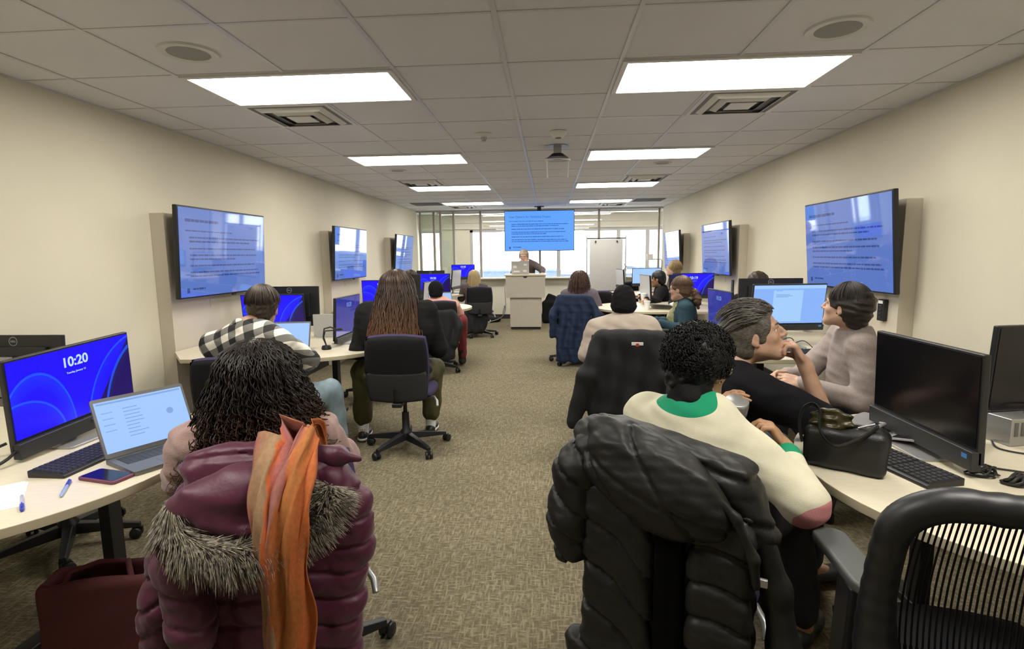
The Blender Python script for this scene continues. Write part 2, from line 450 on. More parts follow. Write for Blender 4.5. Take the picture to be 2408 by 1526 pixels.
# neighbouring building outside, below eye level
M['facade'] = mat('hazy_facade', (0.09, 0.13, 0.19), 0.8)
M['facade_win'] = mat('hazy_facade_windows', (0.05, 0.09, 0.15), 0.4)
nb = thing('office_building', 'pale blue low office building beyond the end windows', 'building', (0, 44, -12))
mb = MB(); mb.box((0, 4, 5.9), (60, 8, 11.8)); mb.box((-4, 1, 11.95), (10, 6, 0.5)); mb.box((10, 2, 12.0), (6, 6, 0.7)); mb.build('wall', M['facade'], nb)
mb = MB(); mb.box((0, 0.0, 12.02), (60, 0.5, 0.3)); mb.build('parapet', M['white'], nb)
for i in range(26):
    mb = MB(); mb.box((-25 + i * 2.0, -0.03, 10.9), (1.6, 0.1, 0.75)); mb.build('window', M['facade_win'], nb)

# ---------------------------------------------------------------- ceiling fittings
M['diffuser'] = emit('lit_diffuser', (1.0, 0.955, 0.86), PANEL_EMIT)
M['troffer'] = mat('white_troffer_frame', (0.62, 0.61, 0.58), 0.4)
def troffer(x0, y0, label, group='recessed ceiling light panels'):
    t = thing('ceiling_light', label, 'light', (x0 + T, y0 + T / 2, H), 0, group)
    mb = MB(); w, l, f = 2 * T - 0.02, T - 0.02, 0.03
    for s in (-1, 1):
        mb.box((0, s * (l / 2 - f / 2), -0.002), (w, f, 0.016)); mb.box((s * (w / 2 - f / 2), 0, -0.002), (f, l - 2 * f, 0.016))
    mb.build('frame', M['troffer'], t, bevel=0.002)
    mb = MB(); mb.box((0, 0, 0.003), (w - 2 * f, l - 2 * f, 0.008)); mb.build('diffuser', M['diffuser'], t)
words = ['nearest', 'second', 'third', 'farthest']
for i, jy in enumerate((1, 5, 9, 13)):
    y = GY0 + T * jy
    troffer(GX0 - 3 * T, y, '%s bright ceiling light panel in the left row' % words[i])
    troffer(GX0 + T, y, '%s bright ceiling light panel in the right row' % words[i])
for y in (GY0 - 3 * T,):
    troffer(GX0 - 3 * T, y, 'bright ceiling light panel overhead behind the camera, left row')
    troffer(GX0 + T, y, 'bright ceiling light panel overhead behind the camera, right row')

def vent(x, y, label):
    t = thing('air_diffuser', label, 'vent', (x, y, H), 0, 'square ceiling air diffusers')
    mb = MB()
    def ring(w0, z0, w1, z1, th=0.006):
        vs = []; fs = []
        for w, z in ((w0, z0), (w1, z1), (w1, z1 + th), (w0, z0 + th)):
            vs += [(-w, -w, z), (w, -w, z), (w, w, z), (-w, w, z)]
        for a in range(4):
            for k_ in range(4): fs.append((a * 4 + k_, a * 4 + (k_ + 1) % 4, ((a + 1) % 4) * 4 + (k_ + 1) % 4, ((a + 1) % 4) * 4 + k_))
        mb.add(vs, fs)
    ring(0.297, -0.005, 0.268, -0.005, 0.004)
    mb.build('frame', M['vent'], t)
    for wa, za, wb, zb in ((0.235, -0.004, 0.20, -0.024), (0.160, -0.004, 0.125, -0.028)):
        mb = MB(); ring(wa, za, wb, zb, 0.003); mb.build('louvre', M['vent'], t)
    mb = MB(); mb.box((0, 0, -0.022), (0.17, 0.17, 0.005)); mb.build('centre_plate', M['vent'], t)
    mb = MB(); mb.box((0, 0, 0.000), (0.56, 0.56, 0.004)); mb.build('throat_shade_plate', M['vent_dark'], t)  # flat dark plate, shade of the open recess put into its colour
vent(GX0 - 2.5 * T, GY0 + 2.5 * T, 'air diffuser right after the nearest left light panel')
vent(GX0 + 2.5 * T, GY0 + 2.5 * T, 'air diffuser right after the nearest right light panel')
vent(GX0 - 2.5 * T, GY0 + 8.5 * T, 'air diffuser just before the third left light panel')
vent(GX0 + 2.5 * T, GY0 + 8.5 * T, 'air diffuser just before the third right light panel')
vent(GX0 - 2.5 * T, GY0 + 14.5 * T, 'air diffuser beyond the farthest left light panel')
vent(GX0 + 2.5 * T, GY0 + 14.5 * T, 'air diffuser beyond the farthest right light panel')
for x, s in ((GX0 - 3.5 * T, 'left'), (GX0 + 3.5 * T, 'right')):
    mb = MB()
    for i in range(9): mb.box((x, GY0 + 13.1 * T + i * 0.06, H - 0.001), (0.54, 0.03, 0.01))
    mb.box((x, GY0 + 13.5 * T, H + 0.006), (0.56, 0.56, 0.006))
    tag(mb.build('return_grille', M['vent_dark']), 'dark slotted return grille beside the farthest %s light panel' % s, 'vent', 'return grilles')

def ceiling_speaker(x, y, r, label):
    t = thing('ceiling_speaker', label, 'speaker', (x, y, H), 0, 'round ceiling speakers')
    mb = MB(); mb.lathe([(r * 0.86, -0.004), (r * 0.9, -0.008), (r, -0.006), (r * 1.02, 0.004)], 40); mb.build('rim', M['vent'], t, smooth=True)
    mb = MB(); mb.lathe([(0, -0.006), (r * 0.5, -0.0055), (r * 0.87, -0.003)], 40); mb.build('grille', M['spk'], t, smooth=True)
M['spk'] = mat('speaker_grille_mesh', (0.30, 0.30, 0.28), 0.6, bump=0.6, bscale=900)
ceiling_speaker(-1.757, 2.69, 0.135, 'round speaker in the ceiling before the nearest left light')
ceiling_speaker(1.325, 2.71, 0.135, 'round speaker in the ceiling before the nearest right light')
ceiling_speaker(-1.763, 6.44, 0.10, 'small round speaker beyond the second left light')
ceiling_speaker(1.288, 6.35, 0.10, 'small round speaker beyond the second right light')

t = thing('fire_sprinkler', 'white pendent sprinkler head in the ceiling, left of the smoke detector', 'sprinkler', (-0.532, 4.66, H))
mb = MB(); mb.lathe([(0.004, -0.022), (0.045, -0.014), (0.075, -0.004), (0.078, 0.002)], 32); mb.build('escutcheon', M['vent'], t, smooth=True)
mb = MB(); mb.lathe([(0.010, -0.05), (0.011, -0.02)], 14)
mb.tube([(-0.018, 0, -0.02), (-0.022, 0, -0.035), (-0.012, 0, -0.05), (0, 0, -0.054), (0.012, 0, -0.05), (0.022, 0, -0.035), (0.018, 0, -0.02)], 0.004, 8)
mb.lathe([(0.0, -0.060), (0.02, -0.059), (0.02, -0.056), (0, -0.055)], 20); mb.build('head', M['silver'], t, smooth=True)
t = thing('smoke_detector', 'cream smoke detector on the ceiling, right of the sprinkler', 'detector', (0.089, 4.64, H))
mb = MB(); mb.lathe([(0.03, -0.048), (0.045, -0.045), (0.062, -0.022), (0.070, -0.016), (0.072, 0.0)], 32); mb.build('housing', M['white'], t, smooth=True)
mb = MB(); mb.lathe([(0, -0.054), (0.024, -0.053), (0.026, -0.047)], 20); mb.build('sensor_cap', M['vent_dark'], t, smooth=True)
t = thing('ceiling_projection_mount', 'ceiling mount with dark collar, white ring and two hanging straps', 'mount', (0.093, 5.24, H))
mb = MB(); mb.lathe([(0.10, -0.004), (0.10, 0.0)], 28); mb.box((0, 0, -0.035), (0.075, 0.06, 0.07)); mb.build('base_plate', M['silver'], t, bevel=0.002)
mb = MB(); mb.lathe([(0.105, -0.108), (0.10, -0.105), (0.062, -0.078), (0.055, -0.07)], 32); mb.build('collar', M['black'], t, smooth=True)
mb = MB(); mb.tube([(0.115 * math.cos(a), 0.085 * math.sin(a), -0.128) for a in np.linspace(0, 2 * PI, 33)], 0.007, 8, cap=False)
for sx in (-1, 1): mb.tube([(sx * 0.113, 0, -0.118), (sx * 0.1, 0, -0.105)], 0.01, 8)
mb.build('ring', M['white'], t, smooth=True)
for sx in (-1, 1):
    mb = MB(); mb.box((0, 0, 0), (0.010, 0.035, 0.16), mt=Matrix.Translation((sx * 0.098, 0.01, -0.21)) @ Matrix.Rotation(sx * 0.03, 4, 'Y')); mb.build('strap', M['white'], t, bevel=0.003)

# ---------------------------------------------------------------- television panels on the side walls
M['tv_img'] = emit('tv_slide_blue', (0.12, 0.225, 0.66), 0.80, 1)
M['tv_img_far'] = emit('tv_slide_blue_far', (0.22, 0.38, 0.90), 0.62, 1)
M['tv_text'] = emit('tv_slide_text', (0.05, 0.09, 0.34), 0.7, 1)
M['main_img'] = emit('main_slide_blue', (0.115, 0.37, 1.0), 1.0)
M['main_text'] = emit('main_slide_text', (0.04, 0.17, 0.70), 0.62)
M['tv_case'] = mat('tv_black_case', (0.01, 0.01, 0.012), 0.35)

def slide(parent, w, h, mimg, mtext, seed, title=True):
    """flat picture with unreadable body lines, local frame: x right, z up, faces -y"""
    mb = MB(); mb.box((0, 0, 0), (w, 0.002, h)); s = mb.build('screen', mimg, parent)
    rng = random.Random(seed)
    def line(x0, x1, z, hh):
        """one text line: a ragged connected strip, words as thick runs joined by hairlines"""
        x = x0; up = []; dn = []
        while x < x1:
            l = min(rng.uniform(0.012, 0.06) * w, x1 - x); q = hh * rng.uniform(0.40, 0.52)
            for xx, hz in ((x, q), (x + l, q), (x + l + 0.0005, 0.0002), (x + l + 0.006 * w, 0.0002)): up.append((xx, -0.0016, z + hz)); dn.append((xx, -0.0016, z - hz))
            x += l + 0.006 * w + 0.0005
        n = len(up); mb = MB(); mb.add(up + dn, [(i, n + i, n + i + 1, i + 1) for i in range(n - 1)]); mb.build('text_line', mtext, s)
    y = h / 2; L = -w / 2
    if not title: line(L + .06 * w, L + .40 * w, y - .14 * h, .035 * h)
    line(L + .06 * w, L + .56 * w, y - .255 * h, .016 * h)
    for z, e in ((.33, .92), (.375, .78), (.455, .86), (.53, .88), (.575, .60), (.65, .85), (.725, .90), (.77, .92)):
        line(L + .095 * w, L + e * w, y - z * h, .020 * h)
    line(L + .115 * w, L + .24 * w, y - .915 * h, .022 * h)
    mb = MB(); mb.box((L + .07 * w, -0.0015, y - .93 * h), (.025 * w, .001, .055 * h)); mb.build('slide_emblem', mtext, s)
    if title:
        text_mesh('User Options for Validating Output', 0.074 * h, 'slide_title', mtext, s, Matrix.Translation((L + .06 * w, -0.002, y - .145 * h)) @ Matrix.Rotation(PI / 2, 4, 'X'), 'LEFT')
    return s

def tv(x, y, z, side, tilt, label, seed):
    t = thing('wall_television', label, 'television', (x, y, z), side * PI / 2, 'wall televisions')
    R = Matrix.Rotation(tilt, 4, 'X')
    mb = MB(); mb.box((0, 0.02, 0), (1.23, 0.035, 0.70), mt=R); mb.box((0, 0.055, -0.03), (0.9, 0.05, 0.5), mt=R); mb.build('housing', M['tv_case'], t, bevel=0.006)
    s = slide(t, 1.205, 0.675, M['tv_img'], M['tv_text'], seed, False); s.matrix_local = R
    mb = MB(); mb.box((0, 0, 0), (0.05, 0.012, 0.014), mt=R @ Matrix.Translation((0.1, 0.01, -0.357))); mb.build('sensor_bar', M['tv_case'], t)
    mb = MB(); mb.box((0, 0.13, 0), (0.35, 0.12, 0.3)); mb.build('wall_bracket', M['black_metal'], t)
    return t
for i, (y, w) in enumerate(((4.46, 'nearest'), (7.41, 'middle'), (10.22, 'farthest'))):
    tv(-2.72, y, 1.485, 1, math.radians(3 if i < 2 else 5), '%s television on the left wall showing a blue slide' % w, i)
for i, (y, w) in enumerate(((4.38, 'nearest'), (7.65, 'middle'), (10.27, 'farthest'))):
    tv(2.28, y, 1.485, -1, math.radians(5 if i == 0 else 3), '%s television on the right wall showing a blue slide' % w, i + 5)

def tvpanel(x, y0, sx, label, port=True):
    """shallow laminate panel behind a television, down to the floor"""
    t = thing('media_wall_panel', label, 'wall panel', (x, y0, 0), 0, 'laminate panels behind the televisions')
    mb = MB(); mb.box((sx * 0.055, 0.675, 0.89), (0.108, 1.35, 1.78)); mb.build('panel', M['panel'], t, bevel=0.002)
    mb = MB(); mb.box((sx * 0.111, 0.60, 1.09), (0.004, 0.26, 0.12)); mb.build('cover_plate', M['panel'], t)
    if port:
        mb = MB(); mb.box((sx * 0.114, 1.25 if sx > 0 else 0.16, 1.0), (0.02, 0.07, 0.155)); mb.build('control_box', M['black'], t, bevel=0.002)
    return t
for y, w in ((3.90, 'nearest'), (6.95, 'middle'), (9.72, 'farthest')): tvpanel(XL, y, 1, 'tall beige panel under the %s left television' % w)
for y, w in ((3.88, 'nearest'), (7.07, 'middle'), (9.90, 'farthest')): tvpanel(XR, y, -1, 'tall beige panel under the %s right television' % w, y > 5)
# black switch box beside the woman in grey
t = thing('wall_control_box', 'black control box with white top label on the right nearest panel', 'control panel', (2.405, 4.02, 1.01))
mb = MB(); mb.box((-0.014, 0, 0), (0.028, 0.075, 0.155)); mb.build('case', M['black'], t, bevel=0.004)
mb = MB(); mb.box((-0.030, 0, 0.058), (0.003, 0.05, 0.022)); mb.build('label_strip', M['paper'], t)
for i in range(4):
    mb = MB(); mb.box((-0.030, 0, 0.03 - i * 0.027), (0.004, 0.03, 0.012)); mb.build('button', M['grey_fabric'], t, bevel=0.001)

# ---------------------------------------------------------------- front display, podium, easel, bag
t = thing('ceiling_hung_display', 'large bright blue slide display hung from the ceiling above the podium', 'display', (-0.18, 11.5, 1.935))
mb = MB(); mb.box((0, 0.03, 0), (1.47, 0.05, 0.84)); mb.build('housing', M['tv_case'], t, bevel=0.006)
s = slide(t, 1.445, 0.815, M['main_img'], M['main_text'], 42); s.location = (0, 0.003, 0)
mb = MB(); mb.box((0, 0.06, 0.46), (0.08, 0.06, 0.1)); mb.box((0, 0.06, 0.495), (0.2, 0.14, 0.012)); mb.build('ceiling_pole', M['black_metal'], t)
t = thing('podium', 'beige laminate lectern podium with stepped body in front of the windows', 'podium', (-0.435, 10.36, 0))
mb = MB(); mb.box((0, 0.28, 0.34), (0.60, 0.55, 0.58)); mb.build('lower_cabinet', M['podium'], t, bevel=0.003)
mb = MB(); mb.box((0, 0.25, 0.83), (0.745, 0.60, 0.415)); mb.build('upper_box', M['podium'], t, bevel=0.003)
mb = MB(); mb.box((0, 0.25, 1.052), (0.80, 0.66, 0.028)); mb.build('top', M['laminate'], t, bevel=0.004)
mb = MB(); mb.box((0, 0.28, 0.026), (0.57, 0.50, 0.052)); mb.build('plinth', M['baseboard'], t)
mb = MB(); mb.prism([(-0.045, 0), (0.045, 0), (0.02, -0.03), (-0.02, -0.03)], 0, 0.004, Matrix.Translation((0, -0.0515, 1.03)) @ Matrix.Rotation(PI / 2, 4, 'X')); mb.build('hand_notch', M['black'], t)
t = thing('flip_chart_easel', 'white flip chart board on a thin metal easel by the windows', 'easel', (1.21, 11.45, 0))
for sx in (-1, 1):
    mb = MB(); mb.tube([(sx * 0.40, 0, 0.0), (sx * 0.40, 0, 1.80)], 0.012, 10); mb.build('post', M['silver'], t, smooth=True)
    mb = MB(); mb.tube([(sx * 0.40, -0.25, 0.02), (sx * 0.40, 0.25, 0.02)], 0.013, 10); mb.build('foot', M['black_metal'], t, smooth=True)
    mb = MB(); mb.tube([(sx * 0.22, -0.02, 1.69), (sx * 0.22, -0.035, 1.69)], 0.018, 14); mb.build('clip', M['black'], t, smooth=True)
mb = MB(); mb.box((0, 0, 1.755), (0.82, 0.02, 0.025)); mb.build('top_bar', M['black_metal'], t, bevel=0.003)
mb = MB(); mb.box((0, 0, 1.20), (0.68, 0.014, 1.08)); mb.build('board', M['board'] if 'board' in M else M['lightgrey'], t, bevel=0.003)
mb = MB(); mb.box((0, -0.03, 0.655), (0.72, 0.08, 0.035)); mb.build('pen_tray', M['black'], t, bevel=0.003)
# tote bag leaning at podium
v = Vol((-0.30, -0.20, -0.02), (0.30, 0.22, 0.75), 0.012)
v.box((0, 0, 0.24), (0.34, 0.16, 0.46), 0.05, 0.02, R=Matrix.Rotation(-0.0, 3, 'Y')); v.box((0.04, 0, 0.46), (0.30, 0.12, 0.26), 0.04, 0.05, R=Matrix.Rotation(0.45, 3, 'Y'))
v.disp(lambda x, y, z: 0.006 * np.sin(22 * x + 9 * z) * np.sin(17 * z + 4 * x))
t = v.build('tote_bag', M['black_fabric']); t.location = (0.04, 11.35, 0); tag(t, 'black soft bag slumped on the floor right of the podium', 'bag')
mb = MB(); mb.tube([(0.10, -0.07, 0.50), (0.2, -0.10, 0.36), (0.2, -0.10, 0.22), (0.15, -0.08, 0.14)], 0.010, 8); mb.build('strap', M['black_fabric'], t, smooth=True)

# power socket with plug and cords left of podium
t = thing('wall_outlet', 'white wall socket with a dark plug on the end half wall', 'outlet', (-0.98, YF - 0.006, 0.30))
mb = MB(); mb.box((0, 0, 0), (0.075, 0.012, 0.12)); mb.build('plate', M['white'], t, bevel=0.003)
mb = MB(); mb.box((0.0, -0.03, -0.02), (0.03, 0.05, 0.03)); mb.tube([(0, -0.05, -0.02), (-0.03, -0.09, -0.10), (-0.05, -0.10, -0.22), (-0.04, -0.1, -0.29)], 0.006, 8); mb.build('plug', M['cable'], t)
def smooth_path(pts):
    pts = [Vector(p) for p in pts]; out = []
    for i in range(len(pts) - 1):
        p0, p1, p2, p3 = pts[max(i - 1, 0)], pts[i], pts[i + 1], pts[min(i + 2, len(pts) - 1)]
        for q in range(8):
            t_ = q / 8; out.append(0.5 * ((2 * p1) + (p2 - p0) * t_ + (2 * p0 - 5 * p1 + 4 * p2 - p3) * t_ ** 2 + (3 * p1 - p0 - 3 * p2 + p3) * t_ ** 3))
    out.append(pts[-1]); return out
def cable(pts, r, label, m='cable', group=None):
    out = smooth_path(pts); mb = MB(); mb.tube(out, r, 8); return tag(mb.build('cable', M[m], smooth=True), label, 'cable', group)
cable([(-0.80, 10.75, 0.95), (-0.86, 10.7, 0.80), (-0.85, 10.7, 0.45), (-0.93, 10.9, 0.2), (-1.2, 11.3, 0.05), (-1.45, 11.6, 0.01)], 0.008, 'grey cord hanging down the left side of the podium', 'lightgrey')
# ================================================================ furniture and desk equipment
TZ = 0.735
def table(cx_side, yc, hw, s_c, label, near_flare=0.0):
    """peninsula table from the side wall with a rounded end; side=-1 left wall, +1 right wall"""
    sd = cx_side; xm = -0.22
    xw = abs((XL if sd < 0 else XR) - xm) - 0.115
    pts = [(xw, -hw + near_flare), (xw - 0.25, -hw)]
    for k in range(33):
        a = -PI / 2 + PI * k / 32; pts.append((s_c - hw * math.cos(a), hw * math.sin(a)))
    pts += [(xw - 0.25, hw), (xw, hw - near_flare)]
    P = [(sd * p[0], p[1]) for p in pts]
    if sd < 0: P = P[::-1]
    P = P[::-1] if sum(P[i][0] * P[(i + 1) % len(P)][1] - P[(i + 1) % len(P)][0] * P[i][1] for i in range(len(P))) < 0 else P
    t = thing('peninsula_table', label, 'table', (xm, yc, 0), 0, 'rounded peninsula tables')
    mb = MB(); mb.prism(P, TZ - 0.03, TZ); o = mb.build('tabletop', M['laminate'], t, bevel=0.003)
    o.data.materials.append(M['laminate_edge'])
    for f in o.data.polygons:
        if abs(f.normal.z) < 0.5: f.material_index = 1
    for sy in (-1, 1):
        mb = MB(); mb.box((sd * 1.70, sy * 0.42, 0.37), (0.05, 0.07, 0.67)); mb.build('leg', M['black_metal'], t, bevel=0.004)
    mb = MB(); mb.box((sd * 1.70, 0, 0.018), (0.07, 1.15, 0.03)); mb.build('foot_bar', M['black_metal'], t, bevel=0.006)
    mb = MB(); mb.box((sd * 1.70, 0, 0.685), (0.05, 0.9, 0.03)); mb.build('crossbar', M['black_metal'], t)
    return t
table(-1, 1.70, 0.69, 1.75, 'cream peninsula table at the bottom left with an open laptop and blue screen')
table(1, 1.70, 0.69, 1.75, 'cream peninsula table at the right front with a black handbag on it')
table(-1, 4.27, 0.69, 1.68, 'cream peninsula table under the nearest left television', 0.30)
table(1, 4.27, 0.69, 1.75, 'cream peninsula table under the nearest right television', 0.30)
table(-1, 7.33, 0.69, 1.52, 'cream peninsula table under the middle left television', 0.25)
table(1, 7.25, 0.69, 1.52, 'cream peninsula table under the middle right television, covered with cups', 0.25)
table(-1, 10.0, 0.69, 1.95, 'cream peninsula table under the farthest left television', 0.25)
table(1, 9.6, 0.69, 1.60, 'cream peninsula table under the farthest right television', 0.25)

# ---- slabs with rounded outline and curved depth
def slab(name, m, parent, w, h, th, fy, mt=None, taper=0.0, n=18, k=0.42, edge=0.35):
    """w wide, h tall; fy(x, z) centre-line offset; rounded pillow edges; local x right, z up, y depth"""
    V = []; F = []
    for side in (0, 1):
        for j in range(n + 1):
            for i in range(n + 1):
                a = -1 + 2 * i / n; b_ = -1 + 2 * j / n
                x = a * math.sqrt(1 - k * b_ * b_ / 2); z = b_ * math.sqrt(1 - k * a * a / 2)
                d = max(abs(a), abs(b_)); t_ = th / 2 * (1 - max(0, d - (1 - edge)) ** 2 / edge ** 2 * 1.0) ** 0.5 if d < 1 else 0
                X = x * w / 2 * (1 - taper * z); Zz = z * h / 2
                V.append((X, fy(X, Zz) + (-t_ if side == 0 else t_), Zz))
    q = (n + 1) ** 2
    for j in range(n):
        for i in range(n):
            a = j * (n + 1) + i
            F.append((a, a + 1, a + n + 2, a + n + 1)); F.append((q + a, q + a + n + 1, q + a + n + 2, q + a + 1))
    me = bpy.data.meshes.new(name); me.from_pydata(V, [], F)
    import bmesh
    bm = bmesh.new(); bm.from_mesh(me); bmesh.ops.remove_doubles(bm, verts=bm.verts, dist=1e-5)
    if mt is not None: bm.transform(mt)
    bmesh.ops.recalc_face_normals(bm, faces=bm.faces); bm.to_mesh(me); bm.free()
    return link(name, me, m, parent, True)

def star_base(t, rot=0.3, R=0.31, mm='black'):
    mb = MB(); mb.lathe([(0.045, 0.075), (0.05, 0.085), (0.045, 0.13), (0.028, 0.15), (0.027, 0.28)], 20); mb.build('hub', M[mm], t, smooth=True)
    mb = MB(); mb.lathe([(0.015, 0.2), (0.015, 0.40)], 14); mb.build('gas_column', M['black_metal'], t, smooth=True)
    for i in range(5):
        a = rot + i * 2 * PI / 5; A = Matrix.Rotation(a, 4, 'Z')
        mb = MB(); vs = []
        for x, w, zt, zb in ((0.03, 0.03, 0.125, 0.07), (0.18, 0.024, 0.105, 0.065), (R, 0.017, 0.082, 0.058)):
            vs += [(x, -w, zb), (x, w, zb), (x, w * 0.7, zt), (x, -w * 0.7, zt)]
        fs = [(0, 3, 2, 1), (8, 9, 10, 11)]
        for s_ in (0, 4):
            for q in range(4): fs.append((s_ + q, s_ + (q + 1) % 4, s_ + 4 + (q + 1) % 4, s_ + 4 + q))
        mb.add(vs, fs, A); leg = mb.build('leg', M[mm], t, bevel=0.004)
        mb = MB(); C_ = A @ Matrix.Translation((R - 0.005, 0, 0)) @ Matrix.Rotation(0.6 + i * 1.3, 4, 'Z')
        for s_ in (-1, 1):
            mb.lathe([(0.0, -0.011), (0.022, -0.010), (0.028, -0.004), (0.028, 0.006), (0.022, 0.010), (0.0, 0.011)], 18, mt=C_ @ Matrix.Translation((0.016, s_ * 0.016, 0.028)) @ Matrix.Rotation(PI / 2, 4, 'X'))
        mb.box((0.008, 0, 0.045), (0.045, 0.02, 0.03), mt=C_); mb.lathe([(0.007, 0.045), (0.007, 0.075)], 8, mt=C_)
        mb.build('caster', M['black'], leg, smooth=True)

def task_chair(label, loc, rz, rot=0.3, bk='grey_fabric'):
    t = thing('task_chair', label, 'chair', loc, rz, 'black task chairs with purple seats')
    star_base(t, rot)
    mb = MB(); mb.box((0, 0.0, 0.405), (0.16, 0.22, 0.045)); mb.box((0, -0.17, 0.40), (0.07, 0.22, 0.03)); mb.build('tilt_mechanism', M['black'], t, bevel=0.006)
    slab('seat', M['purple'], t, 0.48, 0.47, 0.075, lambda x, z: 0.25 * x * x, Matrix.Translation((0, 0.02, 0.455)) @ Matrix.Rotation(-PI / 2, 4, 'X'), n=14)
    A = Matrix.Translation((0, -0.225, 0.66)) @ Matrix.Rotation(0.10, 4, 'X')
    f = lambda x, z: 0.9 * x * x - 0.10 * math.cos(z * 4.0) * 0.3
    slab('back_cushion', M['purple'], t, 0.455, 0.50, 0.055, f, A, -0.04)
    slab('back_shell', M['black_fabric'], t, 0.440, 0.485, 0.030, lambda x, z: f(x, z) - 0.024, A, -0.04)
    slab('lumbar_panel', M[bk], t, 0.432, 0.225, 0.016, lambda x, z: f(x, z - 0.128) - 0.0335, A @ Matrix.Translation((0, 0, -0.128)), -0.02, k=0.22)
    mb = MB(); mb.tube([(0, -0.20, 0.40), (0, -0.262, 0.43), (0, -0.275, 0.52)], 0.022, 10, flat=0.6); mb.build('back_bar', M['black'], t, smooth=True)
    mb = MB(); mb.tube([(0.10, -0.03, 0.40), (0.23, -0.06, 0.405), (0.255, -0.10, 0.385), (0.262, -0.13, 0.355)], 0.011, 8); mb.build('lever', M['silver'], t, smooth=True)
    return t
ch = task_chair('black task chair of the long auburn haired person, seen from behind', (-1.075, 3.88, 0), 0.06, 0.42)
def chair(x, y, rz, label): return dup(ch, (x, y, 0), rz, label)
chair(-1.21, 9.52, 0.10, 'black task chair of the blonde person near the end windows')
chair(-1.41, 6.62, 0.45, 'task chair under the dark jacket behind the black beanie and pink top')
chair(-1.76, 3.04, 0.0, 'task chair with a purple rim behind the plaid shirt')
chair(-0.85, 1.64, 0.30, 'task chair under the magenta puffer coat')
chair(0.42, 1.655, -0.42, 'task chair under the big black puffer coat')
chair(0.53, 3.90, -0.10, 'task chair under the black jacket behind the beige sweater')
chair(0.32, 7.15, -0.05, 'task chair under the navy blue coat')
chair(1.63, 3.07, 1.25, 'chair of the short haired woman in grey, draped with a black jacket')
chair(0.80, 2.22, -1.6, 'chair of the grey haired man in the black shirt')
chair(-2.42, 2.42, 3.7, 'empty chair on the far side of the bottom left table, only its star base shows')
chair(-1.78, 5.32, 2.7, 'empty black chair beyond the plaid shirt table')
chair(0.66, 8.15, 0.3, 'dark chair back just right of the wavy brown hair')
chair(1.60, 5.72, 1.15, 'chair of the ponytailed woman in teal')
chair(1.78, 8.55, 1.2, 'chair of the short black haired person in glasses')
chair(1.45, 10.75, 0.5, 'dark chair behind the farthest right table')

# ---- mesh-backed armchair at the right bottom corner
t = thing('mesh_armchair', 'black mesh backed armchair in the bottom right corner', 'chair', (0.965, 1.175, 0), -0.18)
star_base(t, 0.9)
mb = MB(); mb.box((0, 0.0, 0.405), (0.18, 0.26, 0.06)); mb.build('tilt_mechanism', M['black'], t, bevel=0.01)
slab('seat', M['black_fabric'], t, 0.50, 0.48, 0.08, lambda x, z: 0.2 * x * x, Matrix.Translation((0, 0.03, 0.46)) @ Matrix.Rotation(-PI / 2, 4, 'X'), n=14)
def bx(u, v): # back frame surface: u -1..1 across, v 0..1 up
    z = 0.50 + 0.485 * v; w = 0.272 + 0.02 * math.sin(min(1, (1 - v) * 1.3) * PI * 0.75)
    return Vector((u * w, -0.225 - 0.01 * v - 0.035 * (1 - u * u) + 0.05 * math.sin(v * PI) * 0.5, z))
v = Vol((-0.34, -0.36, 0.42), (0.34, -0.10, 1.08), 0.007)
def sup(r=0.024):
    L = []
    P2 = rrect(2, 2, 0.34, 8); P2 = P2 + P2[:1]; Q = []
    for i in range(len(P2) - 1):
        m_ = max(1, int(math.hypot(P2[i + 1][0] - P2[i][0], P2[i + 1][1] - P2[i][1]) / 0.15))
        Q += [(P2[i][0] + (P2[i + 1][0] - P2[i][0]) * j / m_, P2[i][1] + (P2[i + 1][1] - P2[i][1]) * j / m_) for j in range(m_)]
    return [bx(q[0], 0.5 + q[1] / 2) for q in Q + Q[:1]]
L = sup()
for i in range(len(L) - 1):
    z = L[i].z; r_ = 0.028 + 0.018 * max(0, min(1, (0.80 - z) * 4)) ; v.cone(L[i], L[i + 1], r_, r_, 0.01)
v.build('back_frame', M['black'], t)
mb = MB()
for i in range(58):
    u = -0.90 + 1.80 * i / 57
    for s_ in range(14):
        v0, v1 = 0.03 + 0.94 * s_ / 14, 0.03 + 0.94 * (s_ + 1) / 14
        a_, b_ = bx(u, v0), bx(u, v1); w = 0.0017 if v1 > 0.42 else 0.0030; off = Vector((w, 0, 0)); n_ = len(mb.v)
        mb.v += [tuple(a_ - off), tuple(a_ + off), tuple(b_ + off), tuple(b_ - off)]; mb.f.append((n_, n_ + 1, n_ + 2, n_ + 3))
o = mb.build('mesh_netting', M['black_fabric'], t); o['kind'] = 'stuff'
sm = o.modifiers.new('s', 'SOLIDIFY'); sm.thickness = 0.0015
mb = MB(); mb.box((0, 0, 0), (0.44, 0.03, 0.11), mt=Matrix.Translation((0, -0.265, 0.64)) @ Matrix.Rotation(0.1, 4, 'X')); mb.build('lumbar_pad', M['black'], t, bevel=0.012)
v = Vol((-0.30, -0.46, 0.34), (0.30, -0.16, 0.80), 0.008)
v.box((0, -0.318, 0.60), (0.40, 0.035, 0.26), 0.02, 0.01, R=Matrix.Rotation(0.10, 3, 'X')); v.cone((0, -0.30, 0.48), (0, -0.12, 0.40), 0.045, 0.05, 0.04)
v.build('lower_back_cover', M['greyshell'] if 'greyshell' in M else mat('grey_shell', (0.06, 0.062, 0.058), 0.35), t)
